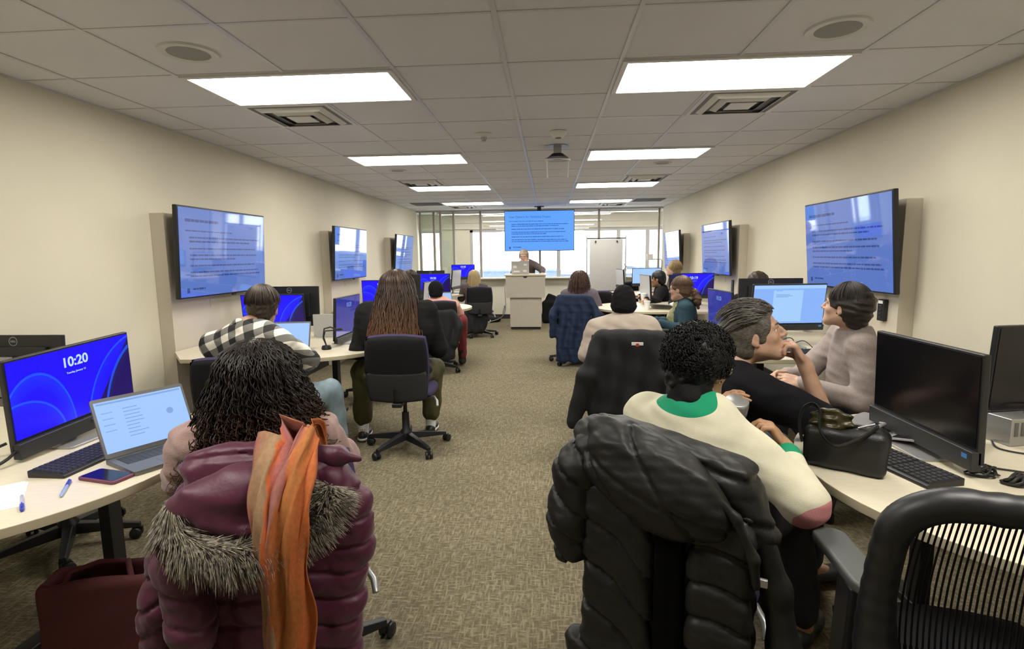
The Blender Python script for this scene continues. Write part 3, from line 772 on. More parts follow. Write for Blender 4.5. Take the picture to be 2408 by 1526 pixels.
for sx in (-1, 1):
    A = Matrix.Translation((sx * 0.24, 0.10, 0.655)) @ Matrix.Rotation(sx * -0.10, 4, 'Z')
    mb = MB(); mb.prism(rrect(0.085, 0.285, 0.035, 5), 0, 0.028, A); mb.build('armrest_pad', mat('armrest_grey_rubber', (0.075, 0.08, 0.078), 0.5), t, bevel=0.008)
    mb = MB(); mb.box((0, 0, 0), (0.035, 0.09, 0.27), mt=Matrix.Translation((sx * 0.25, 0.06, 0.52)) @ Matrix.Rotation(0.12, 4, 'X')); mb.box((sx * 0.19, 0.04, 0.40), (0.16, 0.075, 0.025)); mb.build('arm_post', M['black'], t, bevel=0.008)

# ---------------------------------------------------------------- screens
def lock_material():
    m = bpy.data.materials.new('lock_screen_blue'); m.use_nodes = True; nt = m.node_tree; b = nt.nodes['Principled BSDF']
    b.inputs['Base Color'].default_value = (0.01, 0.01, 0.012, 1); b.inputs['Roughness'].default_value = 0.25; b.inputs['Specular IOR Level'].default_value = 0.3
    tc = nt.nodes.new('ShaderNodeTexCoord'); sp = nt.nodes.new('ShaderNodeSeparateXYZ'); nt.links.new(tc.outputs['Object'], sp.inputs[0])
    X, Z = sp.outputs[0], sp.outputs[2]
    def op(o, a, c=None):
        n = nt.nodes.new('ShaderNodeMath'); n.operation = o
        for i, q in enumerate((a, c)):
            if q is None: continue
            if isinstance(q, (int, float)): n.inputs[i].default_value = q
            else: nt.links.new(q, n.inputs[i])
        return n.outputs[0]
    def arc(cx, cz, rx, rz, w, soft):
        d = op('SQRT', op('ADD', op('POWER', op('DIVIDE', op('SUBTRACT', X, cx), rx), 2.0), op('POWER', op('DIVIDE', op('SUBTRACT', Z, cz), rz), 2.0)))
        inner = op('MULTIPLY', op('SUBTRACT', 1.0, op('DIVIDE', op('SUBTRACT', 1.0, d), soft)), op('LESS_THAN', d, 1.0))
        inner = op('MAXIMUM', inner, 0.0)
        line = op('LESS_THAN', op('ABSOLUTE', op('SUBTRACT', d, 1.0)), w)
        return inner, line
    i1, l1 = arc(-0.17, -0.16, 0.145, 0.235, 0.02, 0.28); i2, l2 = arc(-0.225, -0.17, 0.155, 0.155, 0.025, 0.25)
    i3, l3 = arc(0.33, -0.22, 0.30, 0.36, 0.012, 0.16); i4, l4 = arc(0.37, -0.24, 0.26, 0.36, 0.02, 0.10)
    right_dark = op('LESS_THAN', op('ADD', X, op('MULTIPLY', Z, -0.75)), 0.17)
    g = op('MAXIMUM', op('MULTIPLY', i1, 0.9), op('MULTIPLY', i2, 0.6)); g = op('MAXIMUM', g, op('MULTIPLY', i3, 0.35)); g = op('MAXIMUM', g, op('MULTIPLY', i4, 0.4))
    ln = op('MAXIMUM', op('MAXIMUM', l1, l2), op('MAXIMUM', l3, l4))
    green = op('ADD', op('MULTIPLY', g, 0.028), op('MULTIPLY', ln, 0.07))
    blue = op('MULTIPLY', op('ADD', 0.12, op('MULTIPLY', right_dark, 0.88)), 1.0); blue = op('MAXIMUM', blue, op('MULTIPLY', ln, 0.8))
    cb = nt.nodes.new('ShaderNodeCombineXYZ'); cb.inputs[0].default_value = 0.010; nt.links.new(green, cb.inputs[1]); nt.links.new(blue, cb.inputs[2])
    nt.links.new(cb.outputs[0], b.inputs['Emission Color']); b.inputs['Emission Strength'].default_value = 1.0
    return m
M['lock'] = lock_material()
M['lock_text'] = emit('lock_screen_digits', (0.55, 0.75, 1.0), 1.0)
M['doc_bg'] = emit('document_window_blue', (0.27, 0.48, 1.0), 0.95)
M['doc_page'] = emit('document_page', (0.38, 0.62, 1.0), 1.0)
M['doc_text'] = emit('document_text', (0.20, 0.38, 0.80), 0.8)
M['lap_img'] = emit('laptop_window', (0.37, 0.59, 1.0), 1.0)
M['lap_text'] = emit('laptop_grey_text', (0.26, 0.43, 0.80), 0.9)
M['dim_lock'] = emit('oblique_lock_screen', (0.035, 0.04, 0.34), 0.9, 1)
M['pale_screen'] = mat('screen_with_painted_daylight', (0.55, 0.56, 0.60), 0.15, spec=0.8)  # window reflection on the oblique screens is put into the pale base colour
M['dell'] = mat('grey_logo_print', (0.30, 0.31, 0.33), 0.4)

def monitor(x, y, zc, rz, img, label, w=0.54, h=0.325, tilt=0.06, back=False, chin=0.03, stand_h=None, logo=True, clock='10:20', mat_stand='silver', roll=0.0):
    """local: screen faces -y; stand foot on the table"""
    t = thing('desktop_monitor', label, 'monitor', (x, y, TZ), rz, 'desktop monitors on the tables')
    zz = zc - TZ; R = Matrix.Translation((0, 0, zz)) @ Matrix.Rotation(tilt, 4, 'X') @ Matrix.Rotation(roll, 4, 'Y')
    mb = MB(); mb.box((0, 0.012, 0), (w, 0.022, h), mt=R); mb.box((0, 0.032, 0), (w * 0.72, 0.03, h * 0.62), mt=R); hs = mb.build('housing', M['black'], t, bevel=0.004)
    if chin > 0.02:
        mb = MB(); mb.box((0, -0.001, -h / 2 + chin / 2 - 0.012), (w, 0.03, chin + 0.012), mt=R); mb.build('chin', M['keycap'], t, bevel=0.003)
        mb = MB(); mb.box((w / 2 - 0.03, -0.0165, -h / 2 + chin / 2), (0.022, 0.001, 0.014), mt=R); mb.build('energy_sticker', M['stick'], t)
    sw, sh = w - 0.016, h - chin - 0.012; cz = chin / 2 - 0.002
    mb = MB(); mb.box((0, -0.0005, 0), (sw, 0.002, sh)); s = mb.build('screen', M[img], t); s.matrix_local = R @ Matrix.Translation((0, 0, cz))
    X90 = Matrix.Rotation(PI / 2, 4, 'X')
    if img == 'lock':
        text_mesh(clock, 0.052, 'clock_digits', M['lock_text'], s, Matrix.Translation((0.0, -0.003, 0.085)) @ X90, bold=0.0012)
        text_mesh('Tuesday, January 13', 0.0105, 'date_text', M['lock_text'], s, Matrix.Translation((0.0, -0.003, 0.045)) @ X90)
    if img == 'dim_lock':
        text_mesh(clock, 0.052, 'clock_digits', M['doc_text'], s, Matrix.Translation((0.0, -0.003, 0.085)) @ X90)
    if img == 'doc_bg':
        mb = MB(); mb.box((-0.01, -0.002, -0.012), (0.215, 0.001, sh - 0.05)); pg = mb.build('page', M['doc_page'], s)
        for zq, wd in ((0.10, 0.045), (0.072, 0.10), (0.064, 0.12), (0.056, 0.09)):
            mb = MB(); mb.box((-0.10 + wd / 2, -0.003, zq), (wd, 0.001, 0.003)); mb.build('text_line', M['doc_text'], pg)
        mb = MB(); mb.box((0, -0.002, sh / 2 - 0.014), (sw, 0.001, 0.022)); mb.build('toolbar', M['doc_page'], s)
    if logo:
        mb = MB(); n = 28; vs = []; fs = []
        for k_ in range(n):
            a = 2 * PI * k_ / n
            vs += [(0.021 * math.cos(a), 0, 0.021 * math.sin(a)), (0.0245 * math.cos(a), 0, 0.0245 * math.sin(a))]
        for k_ in range(n): fs.append((2 * k_, 2 * k_ + 1, 2 * ((k_ + 1) % n) + 1, 2 * ((k_ + 1) % n)))
        mb.add(vs, fs, R @ Matrix.Translation((0, 0.0236, h * 0.395)))
        lg = mb.build('logo_ring', M['dell'], hs)
        text_mesh('DELL', 0.0135, 'logo_letters', M['dell'], hs, R @ Matrix.Translation((0, 0.0238, h * 0.395)) @ Matrix.Rotation(PI, 4, 'Z') @ X90, bold=0.0004)
    sv = zz + 0.05 if stand_h is None else stand_h
    mb = MB(); mb.box((0, 0.075, sv / 2 + 0.006), (0.07, 0.028, sv)); mb.box((0, 0.06, zz), (0.08, 0.03, 0.08)); mb.build('stand_column', M[mat_stand], t, bevel=0.004)
    mb = MB(); mb.prism(rrect(0.24, 0.17, 0.012, 3, 0, 0.02), 0, 0.009); mb.build('stand_foot', M[mat_stand], t, bevel=0.002)
    return t
M['stick'] = mat('blue_sticker', (0.05, 0.20, 0.55), 0.4)
HP = PI / 2
monitor(-1.84, 1.95, 0.945, HP - 0.02, 'lock', 'large blue lock screen monitor reading 10:20 on the bottom left table', chin=0.045, tilt=0.03, w=0.54, h=0.335, roll=-0.05)
monitor(-2.83, 2.66, 0.885, PI, 'screen_off', 'black monitor back with round logo, cut by the left picture edge', w=0.55)
monitor(1.295, 1.93, 0.95, -HP - 0.0, 'screen_off', 'large switched off black monitor facing left on the right front table', chin=0.05, tilt=0.03, w=0.53, h=0.345)
monitor(1.90, 2.12, 0.985, 0.20, 'screen_off', 'black monitor at the right picture edge on a vented grey stand', tilt=0.05, h=0.34)
monitor(-2.40, 4.55, 0.96, 0.10, 'lock', 'blue lock screen monitor right of the plaid shirt', tilt=0.10)
monitor(-2.33, 4.74, 1.01, PI, 'screen_off', 'black monitor back with round logo above the plaid shirt table', h=0.34)
monitor(-1.65, 4.34, 0.95, HP, 'dim_lock', 'oblique purple-blue monitor between plaid shirt and auburn hair', h=0.34, mat_stand='lightgrey')
monitor(1.75, 4.05, 1.04, 0.08, 'doc_bg', 'bright document screen monitor in front of the woman in grey', tilt=0.12)
monitor(1.96, 4.92, 1.04, PI - 0.05, 'screen_off', 'black monitor back standing behind the bright document screen')
monitor(-2.32, 7.39, 0.95, 0.1, 'lock', 'blue lock screen monitor left of the auburn hair', tilt=0.06)
monitor(-2.12, 7.78, 1.01, PI, 'screen_off', 'black monitor back just behind the blue screen left of the auburn hair', w=0.54)
monitor(-2.05, 9.55, 0.945, 0.0, 'lock', 'blue lock screen monitor above the black beanie on the left', w=0.62, h=0.36)
monitor(-2.32, 10.6, 0.99, PI, 'screen_off', 'black monitor back behind the beanie, under the third left television', w=0.56)
monitor(-1.62, 7.35, 0.95, HP - 0.22, 'pale_screen', 'narrow bright oblique monitor above the black beanie on the left', w=0.42, h=0.28, tilt=0.1)
monitor(-1.72, 10.1, 1.00, HP - 0.16, 'pale_screen', 'narrow bright oblique monitor left of the blonde hair', w=0.5, h=0.34, tilt=0.10)
monitor(-1.78, 11.30, 1.105, 0.06, 'lock', 'small blue lock screen monitor on the shelf at the end windows', w=0.49, h=0.29)
monitor(1.96, 7.46, 1.00, 0.02, 'lock', 'blue lock screen monitor behind the ponytailed woman', clock='10:19', w=0.555)
monitor(1.66, 7.20, 0.98, -HP - 0.62, 'screen_off', 'black angled monitor left of the blue screen behind the ponytailed woman', h=0.36, w=0.40)
monitor(1.49, 4.80, 0.94, -HP + 0.07, 'dim_lock', 'oblique purple screen right of the ponytail', h=0.34, mat_stand='lightgrey')
monitor(1.36, 7.72, 0.955, -HP + 0.10, 'pale_screen', 'taller narrow oblique pale monitor behind the white cups', h=0.36, w=0.5, mat_stand='lightgrey')
monitor(1.35, 10.35, 0.98, -HP + 0.14, 'pale_screen', 'narrow oblique pale monitor in front of the flip chart', h=0.33, w=0.5)
monitor(1.81, 10.1, 1.01, 0.12, 'doc_page', 'plain light blue screen right of the flip chart', h=0.31)

# shelf that carries the little monitor, left of the end windows
t = thing('window_side_shelf', 'narrow white shelf table under the small blue monitor', 'table', (-1.95, 11.45, 0))
mb = MB(); mb.box((0, 0, TZ + 0.0 - 0.015), (1.1, 0.5, 0.03)); mb.build('top', M['laminate'], t, bevel=0.003)
for sx in (-1, 1):
    mb = MB(); mb.box((sx * 0.5, 0, 0.36), (0.04, 0.4, 0.69)); mb.build('leg', M['black_metal'], t)

# ---------------------------------------------------------------- keyboards, laptops
def keys_surface(nx, ny, w, d, z0, hk, widths=None):
    """one connected raised key field"""
    xs = []; ys = []
    for i in range(nx):
        a = -w / 2 + w * i / nx; p = w / nx; xs += [a + p * 0.04, a + p * 0.14, a + p * 0.86, a + p * 0.96]
    for j in range(ny):
        a = -d / 2 + d * j / ny; p = d / ny; ys += [a + p * 0.04, a + p * 0.16, a + p * 0.84, a + p * 0.96]
    V = []; F = []
    for j, yv in enumerate(ys):
        for i, xv in enumerate(xs):
            up = (i % 4 in (1, 2)) and (j % 4 in (1, 2)); V.append((xv, yv, z0 + (hk if up else 0)))
    n = len(xs)
    for j in range(len(ys) - 1):
        for i in range(n - 1): F.append((j * n + i, j * n + i + 1, (j + 1) * n + i + 1, (j + 1) * n + i))
    return V, F
def keyboard(x, y, rz, label):
    t = thing('computer_keyboard', label, 'keyboard', (x, y, TZ), rz, 'black keyboards')
    mb = MB(); pts = [(-0.065, 0.0), (-0.065, 0.010), (-0.045, 0.014), (0.065, 0.024), (0.065, 0.0)]
    vs = [(-0.22, p[0], p[1]) for p in pts] + [(0.22, p[0], p[1]) for p in pts]
    fs = [(0, 1, 2, 3, 4), (9, 8, 7, 6, 5)] + [(i, 5 + i, 5 + (i + 1) % 5, (i + 1) % 5) for i in range(5)]
    mb.add(vs, fs); mb.build('body', M['black'], t, bevel=0.003)
    A = Matrix.Rotation(0.092, 4, 'X')
    for nm, x0, w, nx in (('letter_keys', -0.0685, 0.285, 15), ('arrow_keys', 0.110, 0.056, 3), ('number_keys', 0.178, 0.072, 4)):
        V, F = keys_surface(nx, 6, w, 0.112, 0.0185, 0.0045); mb = MB(); mb.add(V, F, Matrix.Translation((x0, 0.004, 0)) @ A); mb.build(nm, M['keycap'], t)
    return t
keyboard(-1.625, 1.79, HP - 0.02, 'black keyboard behind the open laptop on the bottom left table')
keyboard(1.125, 1.82, -HP + 0.22, 'black keyboard between handbag and the switched off monitor')
keyboard(1.70, 3.78, 0.0, 'black keyboard in front of the bright document screen')

def laptop(x, y, rz, label, body='laptop_body', img='lap_img', ang=1.95, w=0.315, d=0.22, detail=True, z=TZ):
    """local: user sits at -y, hinge at +y; origin centre of base"""
    t = thing('laptop', label, 'laptop', (x, y, z), rz, 'open laptops')
    mb = MB(); mb.prism(rrect(w, d, 0.012, 4), 0, 0.016); mb.build('base', M[body], t, bevel=0.002)
    V, F = keys_surface(14, 6, w * 0.86, d * 0.42, 0.0163, 0.0012); mb = MB(); mb.add(V, F, Matrix.Translation((0, d * 0.16, 0))); mb.build('keys', M['keycap'], t)
    mb = MB(); mb.prism(rrect(w * 0.36, d * 0.30, 0.004, 3, 0, -d * 0.28), 0.016, 0.0165); mb.build('trackpad', M['silver' if body == 'laptop_silver' else 'laptop_body'], t)
    L_ = Matrix.Translation((0, d / 2 - 0.004, 0.014)) @ Matrix.Rotation(-(ang - PI / 2) , 4, 'X')
    mb = MB(); mb.prism(rrect(w, d, 0.010, 4, 0, d / 2), 0, 0.007, L_ @ Matrix.Rotation(PI / 2, 4, 'X')); lid = mb.build('lid', M[body], t, bevel=0.001)
    mb = MB(); mb.box((0, 0, 0), (w - 0.018, 0.001, d - 0.03)); s = mb.build('screen', M[img], lid); s.matrix_local = L_ @ Matrix.Translation((0, -0.0078, d / 2 + 0.002))
    if detail:
        r2 = random.Random(3)
        mb = MB(); mb.box((0, -0.001, d * 0.39), (w - 0.03, 0.0005, 0.006)); mb.build('toolbar', M['lap_text'], s)
        for i in range(9):
            l = r2.uniform(0.04, 0.07); mb = MB(); mb.box((-0.065 + l / 2, -0.001, 0.055 - i * 0.013), (l, 0.0005, 0.0032)); mb.build('text_line', M['lap_text'], s)
        for i in range(4):
            mb = MB(); mb.box((-0.115, -0.001, 0.05 - i * 0.022), (0.035, 0.0005, 0.0028)); mb.build('text_line', M['lap_text'], s)
        mb = MB(); mb.lathe([(0, 0), (0.012, 0)], 20, mt=Matrix.Translation((0.085, -0.001, 0.01)) @ Matrix.Rotation(PI / 2, 4, 'X')); mb.build('round_icon', M['lap_text'], s)
        text_mesh('DELL', 0.006, 'logo_letters', M['dell'], lid, L_ @ Matrix.Translation((0, -0.0079, 0.007)) @ Matrix.Rotation(PI / 2, 4, 'X'))
    return t
laptop(-1.365, 1.78, math.radians(62), 'open grey laptop with a light blue window beside the curly haired person', w=0.31, d=0.215, ang=1.98)
laptop(1.29, 2.165, math.radians(-143), 'silver laptop base behind the black handbag', 'laptop_silver', 'screen_off', detail=False, w=0.30, d=0.21, ang=2.98)
laptop(-1.93, 3.76, math.radians(8), 'laptop with pale blue screen in front of the plaid shirt', detail=False)
laptop(-1.36, 6.92, math.radians(25), 'laptop with blue screen in front of the person in pink', detail=False)
laptop(-0.435 - 0.10, 10.55, PI, 'grey laptop with pale stickers on top of the podium', 'lightgrey', 'screen_off', detail=False, z=1.067, w=0.34, d=0.24, ang=1.75)
# ================================================================ people
def wavy(seed, amp, freq, n=5):
    r = np.random.RandomState(seed); K = r.normal(size=(n, 3)) * freq; P = r.uniform(0, 6.28, n)
    return lambda x, y, z: amp * sum(np.sin(K[i, 0] * x + K[i, 1] * y + K[i, 2] * z + P[i]) for i in range(n)) / n ** 0.5

def frame(yaw, pitch=0.0, roll=0.0):
    """columns right, forward, up; yaw 0 looks along +Y, positive turns left; pitch positive looks up"""
    return np.array((Matrix.Rotation(yaw, 3, 'Z') @ Matrix.Rotation(pitch, 3, 'X') @ Matrix.Rotation(roll, 3, 'Y')))

def nrm(v): v = np.array(v, float); return v / np.linalg.norm(v)

def finger(v, p, d, n, L, r, curl, k=0.004):
    """three bending segments towards palm normal n"""
    p = np.array(p, float); d = nrm(d); n = nrm(n - d * np.dot(n, d)); a = 0
    for i, (l, c) in enumerate(zip((0.45, 0.30, 0.25), curl)):
        a += c; q = p + (d * math.cos(a) + n * math.sin(a)) * L * l
        v.cone(p, q, r * (1 - 0.08 * i), r * (0.92 - 0.10 * i), k); p = q
    return p

def hand(v, w, d, n, side, curl=(0.5, 0.6, 0.4), s=1.0, spread=0.06, thumb=None, step=0.0):
    """w wrist, d direction of the hand, n palm normal, side +1/-1: thumb lies at side * cross(d, n)"""
    w = np.array(w, float); d = nrm(d); n = nrm(np.array(n, float) - d * np.dot(n, d)); t = np.cross(d, n) * side
    R = np.stack([t, d, n], 1)
    v.ell(w + d * 0.048 * s + n * 0.002, (0.041 * s, 0.052 * s, 0.015 * s), 0.012, R=R)
    v.cone(w - d * 0.01, w + d * 0.02, 0.024 * s, 0.021 * s, 0.015)
    v.cone(w + d * 0.02 * s + t * 0.02 * s, w + d * 0.055 * s + t * 0.026 * s, 0.016 * s, 0.014 * s, 0.012)
    for i, (o, L) in enumerate(((0.030, 0.078), (0.010, 0.086), (-0.011, 0.080), (-0.030, 0.064))):
        b = w + (d * (0.090 - 0.004 * abs(i - 1)) + t * o) * s
        c = [q + step * i for q in curl]
        v.cone(w + (d * 0.05 + t * o * 0.8) * s, b, 0.0115 * s, 0.0105 * s, 0.006)
        finger(v, b, d + t * o / 0.03 * spread, n, L * s, 0.0093 * s, c)
    tb = w + (d * 0.030 + t * 0.030 + n * 0.006) * s
    td = nrm(d * 0.75 + t * 0.75 + n * 0.35) if thumb is None else nrm(thumb)
    v.cone(w + d * 0.01 * s + t * 0.012 * s, tb, 0.017 * s, 0.014 * s, 0.01)
    finger(v, tb, td, nrm(n - t * 0.8), 0.072 * s, 0.0105 * s, (0.0, 0.25, 0.3))

def head(v, c, R, s=1.0, detail=True, nose=1.0, jaw=1.0):
    c = np.array(c, float); P = lambda x, y, z: c + R @ np.array((x, y, z)) * s
    E = lambda p, r, k=0.02, op='add': v.ell(P(*p), np.array(r) * s, k, op, R)
    E((0, -0.015, 0.032), (0.074, 0.094, 0.086)); E((0, 0.022, 0.010), (0.064, 0.068, 0.085), 0.03)
    E((0, 0.034, -0.052), (0.050 * jaw, 0.056, 0.056), 0.03); E((0, 0.070, -0.090), (0.022, 0.020, 0.018), 0.03)
    v.cone(P(-0.050 * jaw, 0.0, -0.050), P(-0.018, 0.066, -0.092), 0.014 * s, 0.014 * s, 0.03); v.cone(P(0.050 * jaw, 0.0, -0.050), P(0.018, 0.066, -0.092), 0.014 * s, 0.014 * s, 0.03)
    for sx in (-1, 1):
        if detail: E((sx * 0.031, 0.094, 0.008), (0.017, 0.014, 0.011), 0.012, 'sub')
        E((sx * 0.040, 0.060, -0.020), (0.018, 0.020, 0.016), 0.02)
        if detail:
            v.cone(P(sx * 0.018, 0.086, 0.0155), P(sx * 0.044, 0.078, 0.0145), 0.005 * s, 0.0045 * s, 0.006)
            v.cone(P(sx * 0.012, 0.089, 0.026), P(sx * 0.046, 0.076, 0.026), 0.007 * s, 0.006 * s, 0.012)
            v.ell(P(sx * 0.076, -0.006, -0.004), np.array((0.008, 0.018, 0.031)) * s, 0.006, 'add', R @ frame(0, 0, 0))
            v.ell(P(sx * 0.084, -0.003, -0.002), np.array((0.005, 0.010, 0.019)) * s, 0.004, 'sub', R)
            v.ell(P(sx * 0.077, 0.0, -0.030), np.array((0.006, 0.008, 0.009)) * s, 0.006, 'add', R)
    if detail:
        v.path([P(0, 0.086, 0.020), P(0, 0.100, 0.0), P(0, 0.112 + 0.006 * (nose - 1), -0.020)], [0.007 * s, 0.008 * s, 0.0105 * s], 0.010)
        for sx in (-1, 1): v.ell(P(sx * 0.011, 0.098, -0.024), np.array((0.008, 0.010, 0.007)) * s, 0.006, 'add', R)
        E((0, 0.083, -0.052), (0.023, 0.014, 0.008), 0.008); E((0, 0.081, -0.063), (0.020, 0.013, 0.008), 0.006)
        v.cone(P(-0.020, 0.094, -0.0575), P(0.020, 0.094, -0.0575), 0.0022 * s, 0.0022 * s, 0.003, 'sub')
    else:
        v.cone(P(0, 0.090, 0.010), P(0, 0.110, -0.022), 0.008 * s, 0.011 * s, 0.012)

def paint(me, c, r, idx):
    n = len(me.polygons); ce = np.empty(n * 3, np.float32); me.polygons.foreach_get('center', ce); ce = ce.reshape(-1, 3)
    m = (((ce - np.array(c)) / np.array(r)) ** 2).sum(1) < 1
    mi = np.zeros(n, np.int32); me.polygons.foreach_get('material_index', mi); mi[m] = idx; me.polygons.foreach_set('material_index', mi)

def paintR(me, c, R, r, idx):
    n = len(me.polygons); ce = np.empty(n * 3, np.float32); me.polygons.foreach_get('center', ce); ce = (ce.reshape(-1, 3) - np.array(c)) @ R
    m = ((ce / np.array(r)) ** 2).sum(1) < 1
    mi = np.zeros(n, np.int32); me.polygons.foreach_get('material_index', mi); mi[m] = idx; me.polygons.foreach_set('material_index', mi)

class Person:
    def __init__(s, label, J, yaw, skin='skin', h=0.009, top='', top_mat=None, trousers=None, shoe=None, head_rot=(0, 0, 0), hs=1.0, detail=True,
                 fat=1.0, sleeve=1.0, loose=1.0, folds=0.006, hands=None, legs=True, neck_cut=0.055, jaw=1.0, socks=None, group=None):
        J = {k: np.array(v, float) for k, v in J.items()}; s.J = J
        s.o = np.array((J['hip'][0], J['hip'][1], 0.0)); s.yaw = yaw
        F = frame(yaw); s.F = F; s.R = frame(*head_rot); s.hs = hs; s.h = h
        up = nrm(J['neck'] - J['hip']); rt = nrm(J['shR'] - J['shL']); fw = nrm(np.cross(up, rt)); T = np.stack([rt, fw, up], 1); s.T = T
        pts = np.array(list(J.values())); lo = pts.min(0) - 0.24; hi = pts.max(0) + 0.24; lo[2] = max(lo[2], -0.03)
        if not legs: lo[2] = J['hip'][2] - 0.16
        chest = J['hip'] * 0.32 + J['neck'] * 0.68; belly = J['hip'] * 0.72 + J['neck'] * 0.28
        SW = np.linalg.norm(J['shR'] - J['shL']) / 2
        # ---- skin: one continuous body
        v = Vol(lo, hi, h)
        head(v, J['head'], s.R, hs, detail, jaw=jaw)
        nb = J['head'] + s.R @ np.array((0, -0.018, -0.055)) * hs
        v.cone(nb, J['neck'] + np.array((0, 0, 0.0)), 0.050 * hs, 0.056, 0.03)
        v.ell(chest, (SW * 0.86, 0.085, 0.17), 0.05, R=T); v.ell(belly, (0.12, 0.085, 0.13), 0.06, R=T); v.ell(J['hip'], (0.14, 0.10, 0.09), 0.06, R=T)
        for a in 'LR':
            v.cone(J['neck'], J['sh' + a], 0.045, 0.040, 0.04)
            v.cone(J['sh' + a], J['el' + a], 0.042, 0.036, 0.03); v.cone(J['el' + a], J['wr' + a], 0.038, 0.0235, 0.02)
            hd = (hands or {}).get(a)
            if hd: hand(v, J['wr' + a], **hd)
            else: hand(v, J['wr' + a], J['wr' + a] - J['el' + a] + np.array((0, 0, -0.05)), (0, 0, -1), 1 if a == 'R' else -1, (0.3, 0.4, 0.3))
            if legs:
                hp = J['hip'] + T[:, 0] * (0.09 if a == 'R' else -0.09)
                v.cone(hp, J['kn' + a], 0.070, 0.050, 0.04); v.cone(J['kn' + a], J['an' + a], 0.050, 0.034, 0.03)
                v.cone(J['an' + a], J['an' + a] + F @ np.array((0, 0.12, -0.05)), 0.030, 0.025, 0.02)
        me = v.mesh('person'); me.transform(Matrix.Translation(-Vector(s.o)))
        s.me = me; ob = link('person', me, M[skin]); ob.location = s.o; s.ob = tag(ob, label, 'person', group)
        if detail:
            me.materials.append(M.get(skin + '_lip') or M.setdefault(skin + '_lip', mat(skin + '_lips', tuple(c_ * k_ for c_, k_ in zip(M[skin].node_tree.nodes['Principled BSDF'].inputs['Base Color'].default_value[:3], (0.85, 0.52, 0.55))), 0.45)))
            paintR(me, J['head'] - s.o + s.R @ np.array((0, 0.095, -0.058)) * hs, s.R, (0.022 * hs, 0.03, 0.0095 * hs), 1)
        # ---- top
        if top_mat:
            v = Vol(lo, hi, h); b_ = 0.022 * loose
            v.ell(chest, ((SW * 0.92 + b_) * fat, (0.100 + b_) * fat, 0.19), 0.07, R=T); v.ell(belly, ((0.135 + b_) * fat, (0.105 + b_) * fat, 0.16), 0.08, R=T)
            v.ell(J['hip'] + np.array((0, 0, 0.01)), ((0.165 + b_) * fat, (0.115 + b_) * fat, 0.10), 0.07, R=T)
            for a in 'LR':
                v.cone(J['neck'] - T[:, 2] * 0.030, J['sh' + a], 0.050 + b_ * 0.6, 0.050 + b_ * 0.7, 0.05)
                e = J['el' + a]; w = J['wr' + a]
                if sleeve >= 0.5:
                    q = e + (w - e) * (sleeve - 0.5) * 2; v.cone(J['sh' + a], e, 0.055 + b_ * 0.9, 0.046 + b_ * 0.8, 0.035)
                    if sleeve > 0.5: v.cone(e, q, 0.045 + b_ * 0.8, 0.031 + b_ * 0.5, 0.025)
                else: v.cone(J['sh' + a], J['sh' + a] + (e - J['sh' + a]) * sleeve * 2, 0.054 + b_, 0.053 + b_, 0.04)
            if folds:
                v.disp(wavy(int(abs(J['head'][0]) * 1000) % 997, folds * 0.8, 20)); v.disp(wavy(5, folds * 0.22, 60))
            nc = J['neck'] + T[:, 2] * 0.055 + T[:, 1] * 0.025
            v.ell(nc, (neck_cut + 0.012, neck_cut + 0.022, 0.062), 0.012, 'sub', R=T)
            me = v.mesh(top); me.transform(Matrix.Translation(-Vector(s.o))); s.top = link(top, me, M[top_mat], ob)
        if legs and trousers:
            v = Vol(lo, hi, h); v.ell(J['hip'] - np.array((0, 0, 0.02)), (0.185 * fat, 0.14 * fat, 0.10), 0.05, R=T)
            for a in 'LR':
                hp = J['hip'] + T[:, 0] * (0.095 if a == 'R' else -0.095) * fat - np.array((0, 0, 0.01))
                an = J['an' + a] + (J['kn' + a] - J['an' + a]) * (0.10 if not socks else 0.22)
                v.cone(hp, J['kn' + a], 0.092 * fat, 0.070 * fat, 0.05); v.cone(J['kn' + a], an, 0.070 * fat, 0.056 * fat, 0.03)
            v.disp(wavy(11, 0.005, 34))
            me = v.mesh('trousers'); me.transform(Matrix.Translation(-Vector(s.o))); link('trousers', me, M[trousers], ob)
